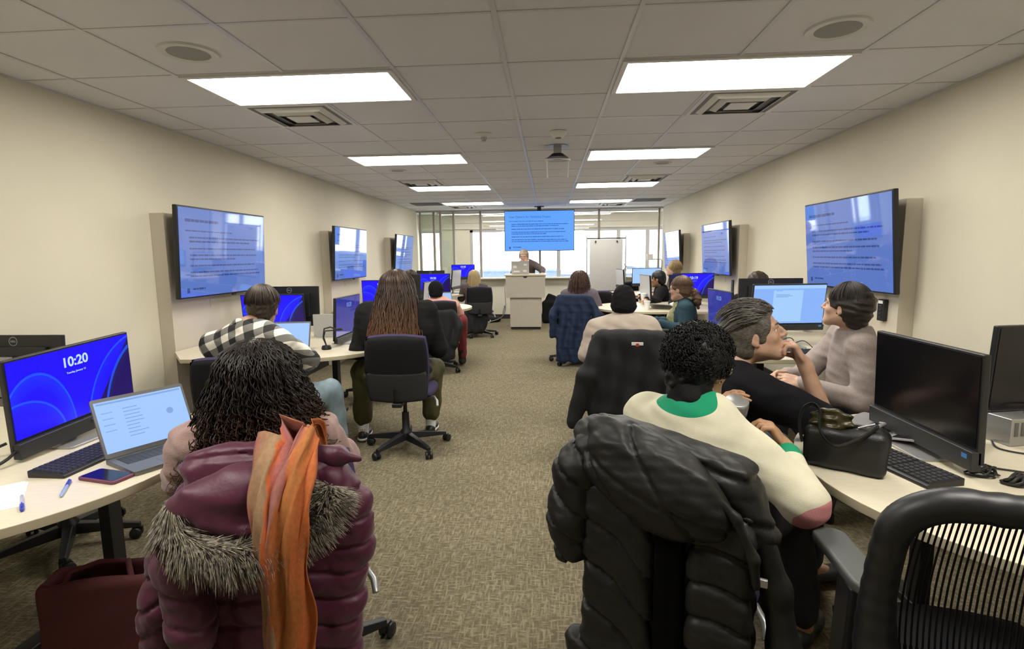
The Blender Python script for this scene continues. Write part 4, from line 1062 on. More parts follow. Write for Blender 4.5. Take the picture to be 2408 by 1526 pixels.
        if legs and shoe:
            for a in 'LR':
                an = J['an' + a]; fd = F @ np.array((0.05 if a == 'R' else -0.05, 1, 0)); fd /= np.linalg.norm(fd)
                z0 = an[2] - 0.075; v = Vol(an - 0.24, an + 0.24, min(h, 0.007)); Rf = np.stack([np.cross(fd, (0, 0, 1)), fd, (0, 0, 1)], 1)
                b0 = np.array((an[0], an[1], z0))
                v.ell(b0 + fd * -0.01 + np.array((0, 0, 0.035)), (0.040, 0.062, 0.042), 0.03, R=Rf); v.ell(b0 + fd * 0.11 + np.array((0, 0, 0.028)), (0.046, 0.092, 0.032), 0.03, R=Rf)
                if shoe == 'boot': v.cone(b0 + np.array((0, 0, 0.05)), an + (J['kn' + a] - an) * 0.35, 0.048, 0.058, 0.03)
                v.plane((0, 0, z0 + 0.002), (0, 0, -1), 0.004)
                me = v.mesh('shoe'); me.transform(Matrix.Translation(-Vector(s.o))); so = link('shoe', me, M['shoe' if shoe in ('boot', 'shoe') else shoe], ob)
                if socks:
                    mb = MB(); mb.tube([an - np.array((0, 0, 0.03)) - s.o, an + (J['kn' + a] - an) * 0.27 - s.o], [0.040, 0.046], 16); mb.build('sock', M[socks], ob, smooth=True)
                    v = Vol(an - 0.24, an + 0.24, 0.007); v.ell(b0 + fd * -0.01 + np.array((0, 0, 0.015)), (0.044, 0.068, 0.025), 0.02, R=Rf); v.ell(b0 + fd * 0.11 + np.array((0, 0, 0.012)), (0.050, 0.097, 0.022), 0.03, R=Rf)
                    v.plane((0, 0, z0 + 0.022), (0, 0, 1), 0.003); v.plane((0, 0, z0), (0, 0, -1), 0.003)
                    me = v.mesh('sole'); me.transform(Matrix.Translation(-Vector(s.o))); link('sole', me, M['white'], so)
    def H(s, x, y, z): return s.J['head'] + s.R @ np.array((x, y, z)) * s.hs
    def add(s, name, v, m):
        me = v.mesh(name); me.transform(Matrix.Translation(-Vector(s.o))); return link(name, me, M[m], s.ob)
    def cap(s, m, thick=0.012, noise=None, extra=None, face=(0.105, -0.035), fr=(0.068, 0.075, 0.085), h=None, name='hair', ears=True, k=0.02, zc=0.0):
        c = s.J['head']; v = Vol(c - 0.24 - (0.25 if extra else 0), c + 0.22, h or min(s.h, 0.007)); e = lambda p, r, k_=k, op='add': v.ell(s.H(*p), np.array(r) * s.hs, k_, op, s.R)
        e((0, -0.018, 0.036 + zc), (0.075 + thick, 0.095 + thick, 0.088 + thick)); e((0, -0.055, -0.025), (0.058 + thick, 0.050 + thick, 0.065), 0.03)
        if extra: extra(v, s)
        if noise is not None: v.disp(noise)
        if name == 'beanie': v.plane(s.H(0, 0, -0.052), -s.R[:, 2], 0.01)
        e((0, face[0], face[1]), fr, 0.012, 'sub')
        if ears:
            for sx in (-1, 1): e((sx * 0.085, 0.004, -0.012), (0.016, 0.016, 0.026), 0.008, 'sub')
        return s.add(name, v, m)
    def eyes(s, iris=(0.10, 0.06, 0.03), brow=None):
        if 'eye_white' not in M: M['eye_white'] = mat('eye_white', (0.75, 0.72, 0.70), 0.2)
        for sx in (-1, 1):
            c = s.H(sx * 0.0305, 0.0755, 0.004) - s.o; mb = MB()
            A = Matrix.Translation(c) @ Matrix(s.R.tolist()).to_4x4() @ Matrix.Rotation(-PI / 2, 4, 'X')
            r_ = 0.0098 * s.hs; mb.lathe([(r_ * math.sin(a), r_ * math.cos(a)) for a in np.linspace(0.0, PI, 10)], 16, mt=A); e = mb.build('eye', M['eye_white'], s.ob, smooth=True)
            mb = MB(); mb.lathe([(0.0, r_ + 0.0008), (0.0048, r_ - 0.0006)], 16, mt=A); mb.build('iris', mat('iris', iris, 0.15), e, smooth=True)
            if brow:
                mb = MB(); mb.tube([s.H(sx * x, y, z) - s.o for x, y, z in ((0.014, 0.0955, 0.026), (0.030, 0.094, 0.032), (0.048, 0.081, 0.028))], [0.0042, 0.0048, 0.002], 8, flat=0.6); mb.build('eyebrow', M[brow], s.ob, smooth=True)
    def glasses(s, m='glass_frame', r=0.024):
        ob = []
        g = MB()
        for sx in (-1, 1):
            g.tube([s.H(sx * 0.032 + r * math.cos(a), 0.105 - 0.010 * abs(math.cos(a)) ** 2 * (1 if sx * math.cos(a) > 0 else 0), 0.002 + r * 0.85 * math.sin(a)) - s.o for a in np.linspace(0, 2 * PI, 25)], 0.0022, 6, cap=False)
            g.tube([s.H(sx * 0.056, 0.096, 0.010) - s.o, s.H(sx * 0.074, 0.06, 0.010) - s.o, s.H(sx * 0.080, -0.01, 0.012) - s.o], 0.0022, 6)
        g.tube([s.H(-0.009, 0.108, 0.006) - s.o, s.H(0, 0.110, 0.009) - s.o, s.H(0.009, 0.108, 0.006) - s.o], 0.002, 6)
        return g.build('glasses', M[m], s.ob, smooth=True)

def strands(P, name, m, N, az=(-2.0, 2.0), drop=0.3, dropvar=0.05, spread=0.25, spread_x=0.0, curl=0.0, cf=6.0, rad=0.0035, lift=0.010, M_=30, seed=1, part=0.0, sides=3, layers=0.02, back=0.0, pol0=0.06, wave=0.0, yaw=None, endthin=0.35):
    """hair falling from a crown over the scalp and down; curl = coil radius"""
    r = np.random.RandomState(seed); s = P
    a = r.uniform(az[0], az[1], N); lay = r.uniform(0, 1, N); dr = drop + r.uniform(-dropvar, dropvar, N) - 0.06 * np.abs(a) / 2 * (drop > 0.15)
    rx, ry, rz = 0.078 + lift, 0.100 + lift, 0.092 + lift
    polmax = 1.50; arc = 0.155; L = arc + dr
    t = np.linspace(0, 1, M_)[None, :] * L[:, None]
    ph = pol0 + np.clip(t / arc, 0, 1) * (polmax - pol0); hang = np.clip(t - arc, 0, None)
    q = 1 + layers / 0.09 * (lay[:, None] - 0.3)
    x = rx * np.sin(ph) * np.sin(a)[:, None] * q + part * np.cos(ph); y = -ry * np.sin(ph) * np.cos(a)[:, None] * q - 0.018; z = (rz * np.cos(ph) * (1 + 0.3 * (q - 1))) + 0.036
    sp = 1 + spread * (hang / 0.3) ** 0.8
    x = x * (sp + spread_x * hang / 0.3); y = y * sp - back * (hang / 0.3)
    z = z - hang
    if wave:
        w0 = r.uniform(0, 6.28, N)[:, None]; f0 = r.uniform(0.7, 1.3, N)[:, None]
        x = x + wave * np.sin(t * 16 * f0 + w0) * np.clip(t * 4, 0, 1); y = y + wave * 0.6 * np.cos(t * 13 * f0 + w0 * 1.7) * np.clip(t * 4, 0, 1)
    if curl:
        p0 = r.uniform(0, 6.28, N)[:, None]; fq = cf * r.uniform(0.75, 1.3, N)[:, None]; am = curl * np.clip(0.35 + hang * 3.0, 0, 1.15) * r.uniform(0.6, 1.3, N)[:, None]
        an = 2 * PI * fq * t / 0.3 + p0
        x = x + am * np.cos(an); y = y + am * np.sin(an); z = z + am * 0.4 * np.sin(an * 1.0 + 1.0)
    R = frame(s.R_yaw if yaw is None else yaw)
    Pt = np.stack([x, y, z], -1) * s.hs @ R.T + (s.J['head'] - s.o)
    tt = np.linspace(0, 1, M_)[None, :]
    Rd = rad * (1 - (1 - endthin) * tt ** 3) * r.uniform(0.7, 1.25, N)[:, None]
    return tubes_mesh(name, Pt, Rd, sides, M[m], s.ob)

def hairmat(name, root, tip, z0, z1, rough=0.45, var=0.35):
    """own hair colour, darker at the roots, lighter at the dyed ends (object height z1 -> z0)"""
    m, nt, b = _nt(name); b.inputs['Roughness'].default_value = rough; b.inputs['Specular IOR Level'].default_value = 0.35
    tc = nt.nodes.new('ShaderNodeTexCoord'); sp = nt.nodes.new('ShaderNodeSeparateXYZ'); nt.links.new(tc.outputs['Object'], sp.inputs[0])
    mr = nt.nodes.new('ShaderNodeMapRange'); mr.inputs[1].default_value = z0; mr.inputs[2].default_value = z1; nt.links.new(sp.outputs[2], mr.inputs[0])
    n = nt.nodes.new('ShaderNodeTexNoise'); n.inputs['Scale'].default_value = 60; nt.links.new(tc.outputs['Object'], n.inputs['Vector'])
    ad = nt.nodes.new('ShaderNodeMath'); ad.operation = 'MULTIPLY_ADD'; nt.links.new(n.outputs['Fac'], ad.inputs[0]); ad.inputs[1].default_value = var * 2; ad.inputs[2].default_value = -var
    a2 = nt.nodes.new('ShaderNodeMath'); a2.operation = 'ADD'; nt.links.new(mr.outputs[0], a2.inputs[0]); nt.links.new(ad.outputs[0], a2.inputs[1])
    r = nt.nodes.new('ShaderNodeValToRGB'); r.color_ramp.elements[0].color = (*tip, 1); r.color_ramp.elements[1].color = (*root, 1); nt.links.new(a2.outputs[0], r.inputs[0]); nt.links.new(r.outputs[0], b.inputs['Base Color'])
    return m

M['shoe'] = mat('black_shoe_leather', (0.012, 0.012, 0.012), 0.45)
M['glass_frame'] = mat('clear_acetate_frame', (0.45, 0.44, 0.42), 0.2)
M['dark_frame'] = mat('dark_glasses_frame', (0.02, 0.018, 0.016), 0.3)
# ---------------------------------------------------------------- the cast
M['pink_knit'] = mat('dusty_pink_jersey', (0.35, 0.225, 0.205), 0.9, var=0.08, vscale=90, bump=0.6, bscale=260, sheen=0.2)
M['pink_sweater'] = mat('salmon_pink_sweater', (0.58, 0.30, 0.24), 0.85, bump=0.2, bscale=300)
M['beige_sweater'] = mat('beige_fleece', (0.40, 0.335, 0.28), 0.9, var=0.06, vscale=14, bump=0.3, bscale=300)
M['grey_knit'] = mat('mauve_grey_knit', (0.30, 0.25, 0.235), 0.85, var=0.12, vscale=120, bump=0.25, bscale=500)
M['black_tee'] = mat('black_cotton', (0.008, 0.008, 0.011), 0.85, bump=0.15, bscale=300, spec=0.2)
M['black_top'] = mat('black_knit', (0.010, 0.010, 0.010), 0.9, bump=0.3, bscale=260, spec=0.2)
M['teal'] = mat('dark_teal_knit', (0.012, 0.045, 0.068), 0.85, bump=0.2, bscale=300)
M['cream'] = mat('cream_knit', (0.62, 0.59, 0.44), 0.85, var=0.03, vscale=30, bump=0.25, bscale=420)
M['green_rib'] = mat('green_rib_trim', (0.0, 0.25, 0.12), 0.8, bump=0.3, bscale=300)
M['pink_patch'] = mat('pink_elbow_patch', (0.55, 0.22, 0.23), 0.85, bump=0.2, bscale=420)
M['olive'] = mat('olive_trousers', (0.060, 0.055, 0.015), 0.8, var=0.1, vscale=20, bump=0.1)
M['denim'] = mat('light_blue_denim', (0.19, 0.26, 0.30), 0.8, var=0.12, vscale=25, bump=0.2, bscale=600)
M['navy'] = mat('navy_trousers', (0.012, 0.022, 0.045), 0.8)
M['maroon'] = mat('maroon_trousers', (0.17, 0.022, 0.028), 0.8)
M['dark_trousers'] = mat('dark_trousers', (0.012, 0.012, 0.014), 0.8)
M['beanie'] = mat('black_rib_beanie', (0.008, 0.008, 0.009), 0.95, bump=0.5, bscale=220, spec=0.15)
M['taupe'] = mat('grey_brown_top', (0.085, 0.062, 0.060), 0.85)
M['lilac'] = mat('mauve_cardigan', (0.14, 0.11, 0.14), 0.85)
# plaid flannel: two crossing band sets
m, nt, b = _nt('buffalo_plaid_flannel'); M['plaid'] = m; b.inputs['Roughness'].default_value = 0.9
tc = nt.nodes.new('ShaderNodeTexCoord'); mp = nt.nodes.new('ShaderNodeMapping'); mp.inputs['Rotation'].default_value = (0.25, 0.45, 0.2); nt.links.new(tc.outputs['Object'], mp.inputs[0])
sp = nt.nodes.new('ShaderNodeSeparateXYZ'); nt.links.new(mp.outputs[0], sp.inputs[0])
def _band(o, per):
    a = nt.nodes.new('ShaderNodeMath'); a.operation = 'MULTIPLY'; a.inputs[1].default_value = 1 / per; nt.links.new(o, a.inputs[0])
    f = nt.nodes.new('ShaderNodeMath'); f.operation = 'FRACT'; nt.links.new(a.outputs[0], f.inputs[0])
    g = nt.nodes.new('ShaderNodeMath'); g.operation = 'GREATER_THAN'; g.inputs[1].default_value = 0.5; nt.links.new(f.outputs[0], g.inputs[0]); return g.outputs[0]
ad = nt.nodes.new('ShaderNodeMath'); ad.operation = 'ADD'; nt.links.new(_band(sp.outputs[0], 0.092), ad.inputs[0]); nt.links.new(_band(sp.outputs[2], 0.092), ad.inputs[1])
hf = nt.nodes.new('ShaderNodeMath'); hf.operation = 'MULTIPLY'; hf.inputs[1].default_value = 0.5; nt.links.new(ad.outputs[0], hf.inputs[0])
r = nt.nodes.new('ShaderNodeValToRGB'); r.color_ramp.interpolation = 'CONSTANT'; nt.links.new(hf.outputs[0], r.inputs[0])
r.color_ramp.elements[0].color = (0.016, 0.016, 0.018, 1); r.color_ramp.elements[1].position = 0.75; r.color_ramp.elements[1].color = (0.72, 0.69, 0.60, 1)
x = r.color_ramp.elements.new(0.25); x.color = (0.17, 0.165, 0.15, 1); nt.links.new(r.outputs[0], b.inputs['Base Color'])

def seated(x, y, yaw, top, sw=0.19, lean=0.03, hipz=0.56, knee=0.42, foot=0.10, spread=0.11, back=0.0, sh_drop=0.30, headf=0.03, elf=0.12, wrf=0.34, wrz=0.78, elz=0.74, wrx=0.12, elx=0.24):
    """world joints for someone seated at (x, y) facing yaw, head top at height top"""
    F = frame(yaw); o = np.array((x, y, 0.0)); W_ = lambda a, b_, c: o + F @ np.array((a, b_, 0.0)) + np.array((0, 0, c))
    ns = top - 0.235
    J = dict(hip=W_(0, 0, hipz), neck=W_(0, lean, ns), head=W_(0, lean + headf, top - 0.118),
             shL=W_(-sw, lean, ns - 0.055), shR=W_(sw, lean, ns - 0.055), elL=W_(-elx, elf, elz), elR=W_(elx, elf, elz), wrL=W_(-wrx, wrf, wrz), wrR=W_(wrx, wrf, wrz),
             knL=W_(-spread, knee, 0.53), knR=W_(spread, knee, 0.53), anL=W_(-spread, knee + foot, 0.085), anR=W_(spread, knee + foot, 0.085))
    return J

def mk(label, J, yaw, hr=None, **k):
    hr = (yaw, 0, 0) if hr is None else hr
    p = Person(label, J, yaw, head_rot=hr, **k); p.R_yaw = hr[0]; return p

# 1 curly long hair, dusty pink top (left foreground)
M['curl'] = hairmat('dark_brown_curls', (0.012, 0.008, 0.006), (0.085, 0.038, 0.016), 0.78, 1.02, var=0.25)
J = seated(-0.925, 1.62, 0.42, 1.142, sw=0.175, lean=0.02, wrf=0.36, elf=0.10, elz=0.72, knee=0.40, foot=0.16)
J['anL'] = np.array((-1.45, 1.93, 0.085)); J['anR'] = np.array((-1.10, 2.10, 0.085)); J['knL'] = np.array((-1.13, 1.80, 0.53)); J['knR'] = np.array((-0.95, 1.90, 0.53))
p = mk('person with long dark curly hair in a dusty pink top at the bottom left table', J, 0.42, skin='skin_tan', h=0.008, top='blouse', top_mat='pink_knit', trousers='dark_trousers', shoe='boot', detail=False, folds=0.013)
def ex(v, s):
    v.ell(s.H(0, -0.045, -0.06), (0.115, 0.085, 0.13), 0.05); v.ell(s.H(0, -0.06, -0.18), (0.14, 0.075, 0.11), 0.05)
p.cap('curl', 0.018, wavy(3, 0.008, 120), extra=ex, name='hair')
strands(p, 'curls', 'curl', 1500, (-2.3, 2.3), 0.33, 0.07, 0.34, 0.55, 0.011, 7.0, 0.0026, 0.014, 62, seed=2, layers=0.055, wave=0.012)

# 2 plaid shirt
M['hair2'] = mat('dark_brown_hair', (0.040, 0.026, 0.017), 0.5, var=0.3, vscale=60, stretch=(4, 4, 0.6))
J = seated(-1.75, 3.18, 0.0, 1.245, sw=0.20, lean=0.14, headf=0.04)
J['head'] = np.array((-1.735, 3.18, 1.135)); J['neck'] = np.array((-1.77, 3.06, 1.035)); J['shL'] = np.array((-1.96, 3.02, 0.93)); J['shR'] = np.array((-1.58, 3.04, 0.93)); J['elR'] = np.array((-1.52, 3.26, 0.80)); J['elL'] = np.array((-1.98, 3.24, 0.78)); J['wrR'] = np.array((-1.68, 3.55, 0.765)); J['wrL'] = np.array((-1.92, 3.58, 0.765)); J['hip'] = np.array((-1.72, 3.02, 0.56))
J['knR'] = np.array((-1.46, 3.42, 0.55)); J['anR'] = np.array((-1.42, 3.50, 0.085)); J['knL'] = np.array((-1.85, 3.45, 0.53)); J['anL'] = np.array((-1.85, 3.55, 0.085))
p = mk('person in a black and white plaid flannel shirt with short brown hair', J, 0.0, hr=(0.15, -0.05, 0.12), h=0.008, top='flannel_shirt', top_mat='plaid', trousers='denim', shoe='shoe', fat=1.15, folds=0.007, loose=1.3)
p.cap('hair2', 0.013, wavy(8, 0.004, 90)); strands(p, 'hair_strands', 'hair2', 420, (-2.6, 2.6), 0.0, 0.02, 0.0, rad=0.0035, lift=0.016, M_=12, seed=4, layers=0.008, wave=0.002)
v = Vol(p.J['neck'] - 0.12, p.J['neck'] + 0.12, 0.006); v.cone(p.J['neck'] + np.array((-0.045, -0.03, 0.02)), p.J['neck'] + np.array((0.05, -0.03, 0.02)), 0.030, 0.030, 0.02); v.cone(p.J['neck'] + np.array((0.05, -0.03, 0.02)), p.J['neck'] + np.array((0.07, 0.04, 0.0)), 0.026, 0.02, 0.02); v.cone(p.J['neck'] + np.array((-0.045, -0.03, 0.02)), p.J['neck'] + np.array((-0.07, 0.04, 0.0)), 0.026, 0.02, 0.02); p.add('collar', v, 'plaid')

# 3 long auburn hair, black top, olive trousers
M['auburn'] = hairmat('brown_to_auburn_hair', (0.045, 0.027, 0.019), (0.175, 0.080, 0.032), 0.86, 1.16, var=0.35)
J = seated(-1.13, 3.93, 0.10, 1.305, sw=0.215, lean=0.05, headf=0.03, spread=0.22, knee=0.33, foot=0.03, elx=0.30, elf=0.08, elz=0.74, wrx=0.14, wrf=0.34, wrz=0.755, hipz=0.57)
J['anL'] = np.array((-1.46, 4.03, 0.085)); J['anR'] = np.array((-0.96, 4.20, 0.085)); J['knL'] = np.array((-1.47, 4.12, 0.53)); J['knR'] = np.array((-0.93, 4.22, 0.53))
p = mk('person with long brown to auburn hair, black knit top and olive trousers', J, 0.10, h=0.008, top='knit_top', top_mat='black_top', trousers='olive', shoe='shoe', detail=False, fat=1.28, folds=0.008, loose=1.5, socks='paper')
def ex(v, s):
    v.ell(s.H(0, -0.045, -0.05), (0.105, 0.080, 0.15), 0.05); v.ell(s.H(0.02, -0.135, -0.20), (0.115, 0.040, 0.14), 0.05); v.ell(s.H(0.03, -0.185, -0.30), (0.115, 0.030, 0.08), 0.05)
p.cap('auburn', 0.012, wavy(5, 0.004, 60), extra=ex)
strands(p, 'hair_strands', 'auburn', 1500, (-1.9, 1.9), 0.42, 0.05, 0.18, 0.26, rad=0.0036, lift=0.014, M_=44, seed=5, layers=0.045, wave=0.018, back=0.115)

# 4 beanie and salmon sweater (left, middle distance)
J = seated(-1.36, 6.62, 0.12, 1.10, sw=0.185, lean=0.03, hipz=0.53, elz=0.70, wrz=0.76)
J['head'] = np.array((-1.40, 6.68, 0.985)); J['neck'] = np.array((-1.39, 6.66, 0.875)); J['knR'] = np.array((-1.09, 6.72, 0.62)); J['anR'] = np.array((-1.13, 6.93, 0.10))
p = mk('person in a black beanie and salmon pink sweater at the left tables', J, 0.12, h=0.010, top='sweater', top_mat='pink_sweater', trousers='maroon', shoe='boot', detail=False, folds=0.004)
p.cap('beanie', 0.020, None, name='beanie', ears=False, k=0.03, zc=0.006)
# 5 dark wavy hair behind
M['hair5'] = mat('dark_chestnut_hair', (0.045, 0.022, 0.014), 0.5, var=0.35, vscale=50)
J = seated(-1.88, 7.95, 2.6, 1.20, sw=0.17)
J = seated(-2.02, 8.05, 2.2, 1.205, sw=0.17)
p = mk('person with dark wavy hair behind the left black monitor', J, 2.2, hr=(0.4, 0, 0), h=0.011, top='top', top_mat='black_top', detail=False, folds=0, legs=False)
p.cap('hair5', 0.016, wavy(6, 0.005, 70), h=0.007); strands(p, 'hair_strands', 'hair5', 260, (-2.2, 2.2), 0.26, 0.05, 0.15, 0.1, 0.006, 3, 0.005, 0.014, 26, seed=8, layers=0.03)
# 6 blonde near the end windows
M['blonde'] = mat('long_blonde_hair', (0.50, 0.38, 0.20), 0.5, var=0.22, vscale=50, stretch=(4, 4, 0.5))
J = seated(-1.34, 9.72, 0.05, 1.15, sw=0.17, hipz=0.53, elz=0.66, wrz=0.76, elx=0.25)
p = mk('person with long straight blonde hair and a dark top near the end windows', J, 0.05, h=0.011, top='top', top_mat='taupe', trousers='dark_trousers', shoe='boot', detail=False, folds=0.003)
def ex(v, s): v.ell(s.H(0, -0.05, -0.08), (0.09, 0.06, 0.16), 0.05); v.ell(s.H(0.01, -0.06, -0.22), (0.10, 0.04, 0.10), 0.05)
p.cap('blonde', 0.012, None, extra=ex, h=0.008); strands(p, 'hair_strands', 'blonde', 320, (-1.9, 1.9), 0.30, 0.04, 0.08, 0.25, rad=0.0048, lift=0.013, M_=22, seed=9, layers=0.02, wave=0.004)

# 7 presenter standing behind the podium
M['greyblond'] = mat('grey_blond_hair', (0.28, 0.20, 0.14), 0.55, var=0.25, vscale=50)
J = dict(hip=(-0.42, 11.30, 0.92), neck=(-0.46, 11.12, 1.30), head=(-0.49, 11.02, 1.405), shL=(-0.27, 11.12, 1.22), shR=(-0.65, 11.12, 1.22), elL=(-0.12, 11.02, 1.13), elR=(-0.70, 11.0, 1.06),
         wrL=(-0.10, 10.86, 1.085), wrR=(-0.52, 10.86, 1.10), knL=(-0.32, 11.30, 0.50), knR=(-0.52, 11.30, 0.50), anL=(-0.32, 11.34, 0.085), anR=(-0.52, 11.34, 0.085))
p = mk('presenter in a dark scoop neck top and glasses leaning on the podium', J, PI, hr=(PI - 0.1, -0.15, 0.08), h=0.009, top='top', top_mat='taupe', trousers='dark_trousers', shoe='shoe', folds=0.003, neck_cut=0.085)
p.cap('greyblond', 0.013, wavy(4, 0.003, 80)); p.glasses('dark_frame'); strands(p, 'hair_strands', 'greyblond', 160, (-2.0, 2.0), 0.08, 0.03, 0.05, rad=0.0045, lift=0.012, M_=16, seed=10, layers=0.01)

# 8 wavy brown hair, mauve cardigan (right, centre)
M['hair8'] = mat('wavy_brown_hair', (0.085, 0.042, 0.030), 0.5, var=0.35, vscale=60)
J = seated(0.42, 7.36, -0.15, 1.18, sw=0.18, hipz=0.53, elx=0.26, elz=0.68)
p = mk('person with wavy brown shoulder length hair and mauve cardigan, centre right', J, -0.15, h=0.010, top='cardigan', top_mat='lilac', trousers='dark_trousers', shoe='boot', detail=False, folds=0.004)
def ex(v, s): v.ell(s.H(0, -0.04, -0.07), (0.115, 0.075, 0.12), 0.05)
p.cap('hair8', 0.018, wavy(6, 0.008, 80), extra=ex, h=0.007); strands(p, 'hair_strands', 'hair8', 420, (-2.2, 2.2), 0.17, 0.05, 0.30, 0.25, 0.009, 4, 0.0042, 0.018, 28, seed=12, layers=0.04)

# 9 beanie and beige sweater
J = seated(0.585, 4.20, -0.12, 1.15, sw=0.20, lean=0.06, hipz=0.54, elz=0.66, elx=0.27)
J['head'] = np.array((0.59, 4.27, 1.035)); J['neck'] = np.array((0.58, 4.22, 0.925)); J['shL'] = np.array((0.38, 4.22, 0.855)); J['shR'] = np.array((0.775, 4.20, 0.865)); J['elL'] = np.array((0.31, 4.20, 0.66)); J['elR'] = np.array((0.88, 4.24, 0.66))
p = mk('person in a black knit beanie and beige sweater, seen from behind', J, -0.12, skin='skin_dark', h=0.007, top='sweater', top_mat='beige_sweater', trousers='dark_trousers', shoe='shoe', detail=False, fat=1.08, loose=1.4, folds=0.006, neck_cut=0.045)
def ex(v, s): v.ell(s.H(0.0, -0.03, 0.095), (0.055, 0.06, 0.055), 0.06); v.ell(s.H(0, -0.02, -0.005), (0.098, 0.112, 0.05), 0.03)
p.cap('beanie', 0.018, wavy(2, 0.002, 60), extra=ex, name='beanie', ears=False, k=0.04)

# 10 ponytail, teal sweater, scarf, glasses
M['hair10'] = mat('light_brown_ponytail', (0.120, 0.068, 0.040), 0.5, var=0.3, vscale=60)
M['scarf10'] = mat('green_cream_scarf', (0.32, 0.31, 0.17), 0.85, var=0.5, vscale=22)
J = seated(1.42, 5.66, 1.25, 1.185, sw=0.18, lean=0.02, hipz=0.53)
J['head'] = np.array((1.345, 5.62, 1.065)); J['neck'] = np.array((1.40, 5.66, 0.955)); J['shL'] = np.array((1.38, 5.50, 0.885)); J['shR'] = np.array((1.46, 5.83, 0.885)); J['elL'] = np.array((1.36, 5.42, 0.66)); J['elR'] = np.array((1.30, 5.90, 0.68)); J['wrL'] = np.array((1.13, 5.50, 0.735)); J['wrR'] = np.array((1.12, 5.66, 0.745))
J['knL'] = np.array((0.98, 5.45, 0.57)); J['knR'] = np.array((1.02, 5.78, 0.55)); J['anL'] = np.array((0.92, 5.48, 0.085)); J['anR'] = np.array((0.93, 5.78, 0.085))
p = mk('ponytailed person in glasses and dark teal sweater with hands clasped', J, 1.25, hr=(1.0, -0.08, 0), h=0.007, top='sweater', top_mat='teal', trousers='navy', shoe='shoe', folds=0.005,
       hands=dict(L=dict(d=(-1, 0.35, 0.0), n=(0.1, 0.3, -1), side=1, curl=(0.5, 0.7, 0.5), s=1.0), R=dict(d=(-1, -0.45, 0.0), n=(0, 0, -1), side=-1, curl=(0.4, 0.7, 0.5))))
p.cap('hair10', 0.012, wavy(5, 0.003, 70)); strands(p, 'hair_strands', 'hair10', 300, (-2.4, 2.4), 0.0, 0.01, 0, rad=0.0035, lift=0.014, M_=12, seed=14, layers=0.006)
v = Vol(p.J['head'] - 0.4, p.J['head'] + 0.2, 0.007); v.path([p.H(0, -0.10, 0.0), p.H(0.02, -0.145, -0.04), p.H(0.03, -0.165, -0.12), p.H(0.05, -0.16, -0.20)], [0.022, 0.034, 0.040, 0.018], 0.02); v.disp(wavy(9, 0.006, 90)); p.add('ponytail', v, 'hair10'); p.glasses('dark_frame'); p.eyes()
v = Vol(p.J['neck'] - 0.35, p.J['neck'] + 0.2, 0.007); n_ = p.J['neck']; F = p.T
v.path([n_ + F @ np.array(q) for q in ((-0.07, -0.03, 0.01), (0.0, -0.075, 0.02), (0.07, -0.03, 0.01), (0.07, 0.07, -0.05), (0.04, 0.125, -0.18), (0.03, 0.12, -0.30))], [0.03, 0.03, 0.03, 0.034, 0.045, 0.045], 0.03)
v.path([n_ + F @ np.array(q) for q in ((-0.07, -0.03, 0.01), (-0.07, 0.07, -0.05), (-0.04, 0.125, -0.18), (-0.04, 0.12, -0.28))], [0.03, 0.034, 0.045, 0.04], 0.03); v.disp(wavy(7, 0.005, 80)); p.add('scarf', v, 'scarf10')

# 11 short black hair and glasses, 12 fair hair, 13 top of a bun
M['black_hair'] = mat('black_hair', (0.010, 0.009, 0.009), 0.5, var=0.3, vscale=80)
J = seated(1.72, 8.22, 1.35, 1.165, sw=0.19, hipz=0.52, elz=0.70); J['head'] = np.array((1.62, 8.15, 1.05)); J['wrL'] = np.array((1.36, 7.55, 0.80)); J['elL'] = np.array((1.55, 7.85, 0.74))
p = mk('person with short black hair and glasses in a black top, at the right tables', J, 1.35, hr=(1.2, -0.05, 0), skin='skin_tan', h=0.010, top='top', top_mat='black_top', trousers='dark_trousers', shoe='shoe', folds=0.003)
p.cap('black_hair', 0.012, wavy(3, 0.003, 90), h=0.007); p.glasses('dark_frame')
M['fair'] = mat('short_fair_hair', (0.30, 0.21, 0.10), 0.55, var=0.35, vscale=50)
J = seated(2.05, 8.78, 1.5, 1.30, sw=0.17, hipz=0.55)
p = mk('fair haired person whose head shows above the black angled monitor', J, 1.5, hr=(1.25, 0.08, 0), h=0.011, top='top', top_mat='taupe', folds=0, legs=False)
p.cap('fair', 0.016, wavy(3, 0.003, 80), h=0.007); strands(p, 'hair_strands', 'fair', 160, (-2.0, 2.0), 0.05, 0.02, 0.05, rad=0.005, lift=0.016, M_=14, seed=16, layers=0.01)
J = seated(2.05, 5.42, 2.4, 1.235, sw=0.18, hipz=0.55)
p = mk('person with a low bun, only the hair shows above the black monitor back', J, 2.4, hr=(1.9, -0.05, 0), h=0.011, top='top', top_mat='black_top', folds=0, legs=False, detail=False)
def ex(v, s): v.ell(s.H(0, -0.135, 0.03), (0.030, 0.030, 0.028), 0.01)
p.cap('hair2', 0.010, wavy(3, 0.003, 80), extra=ex, h=0.007)

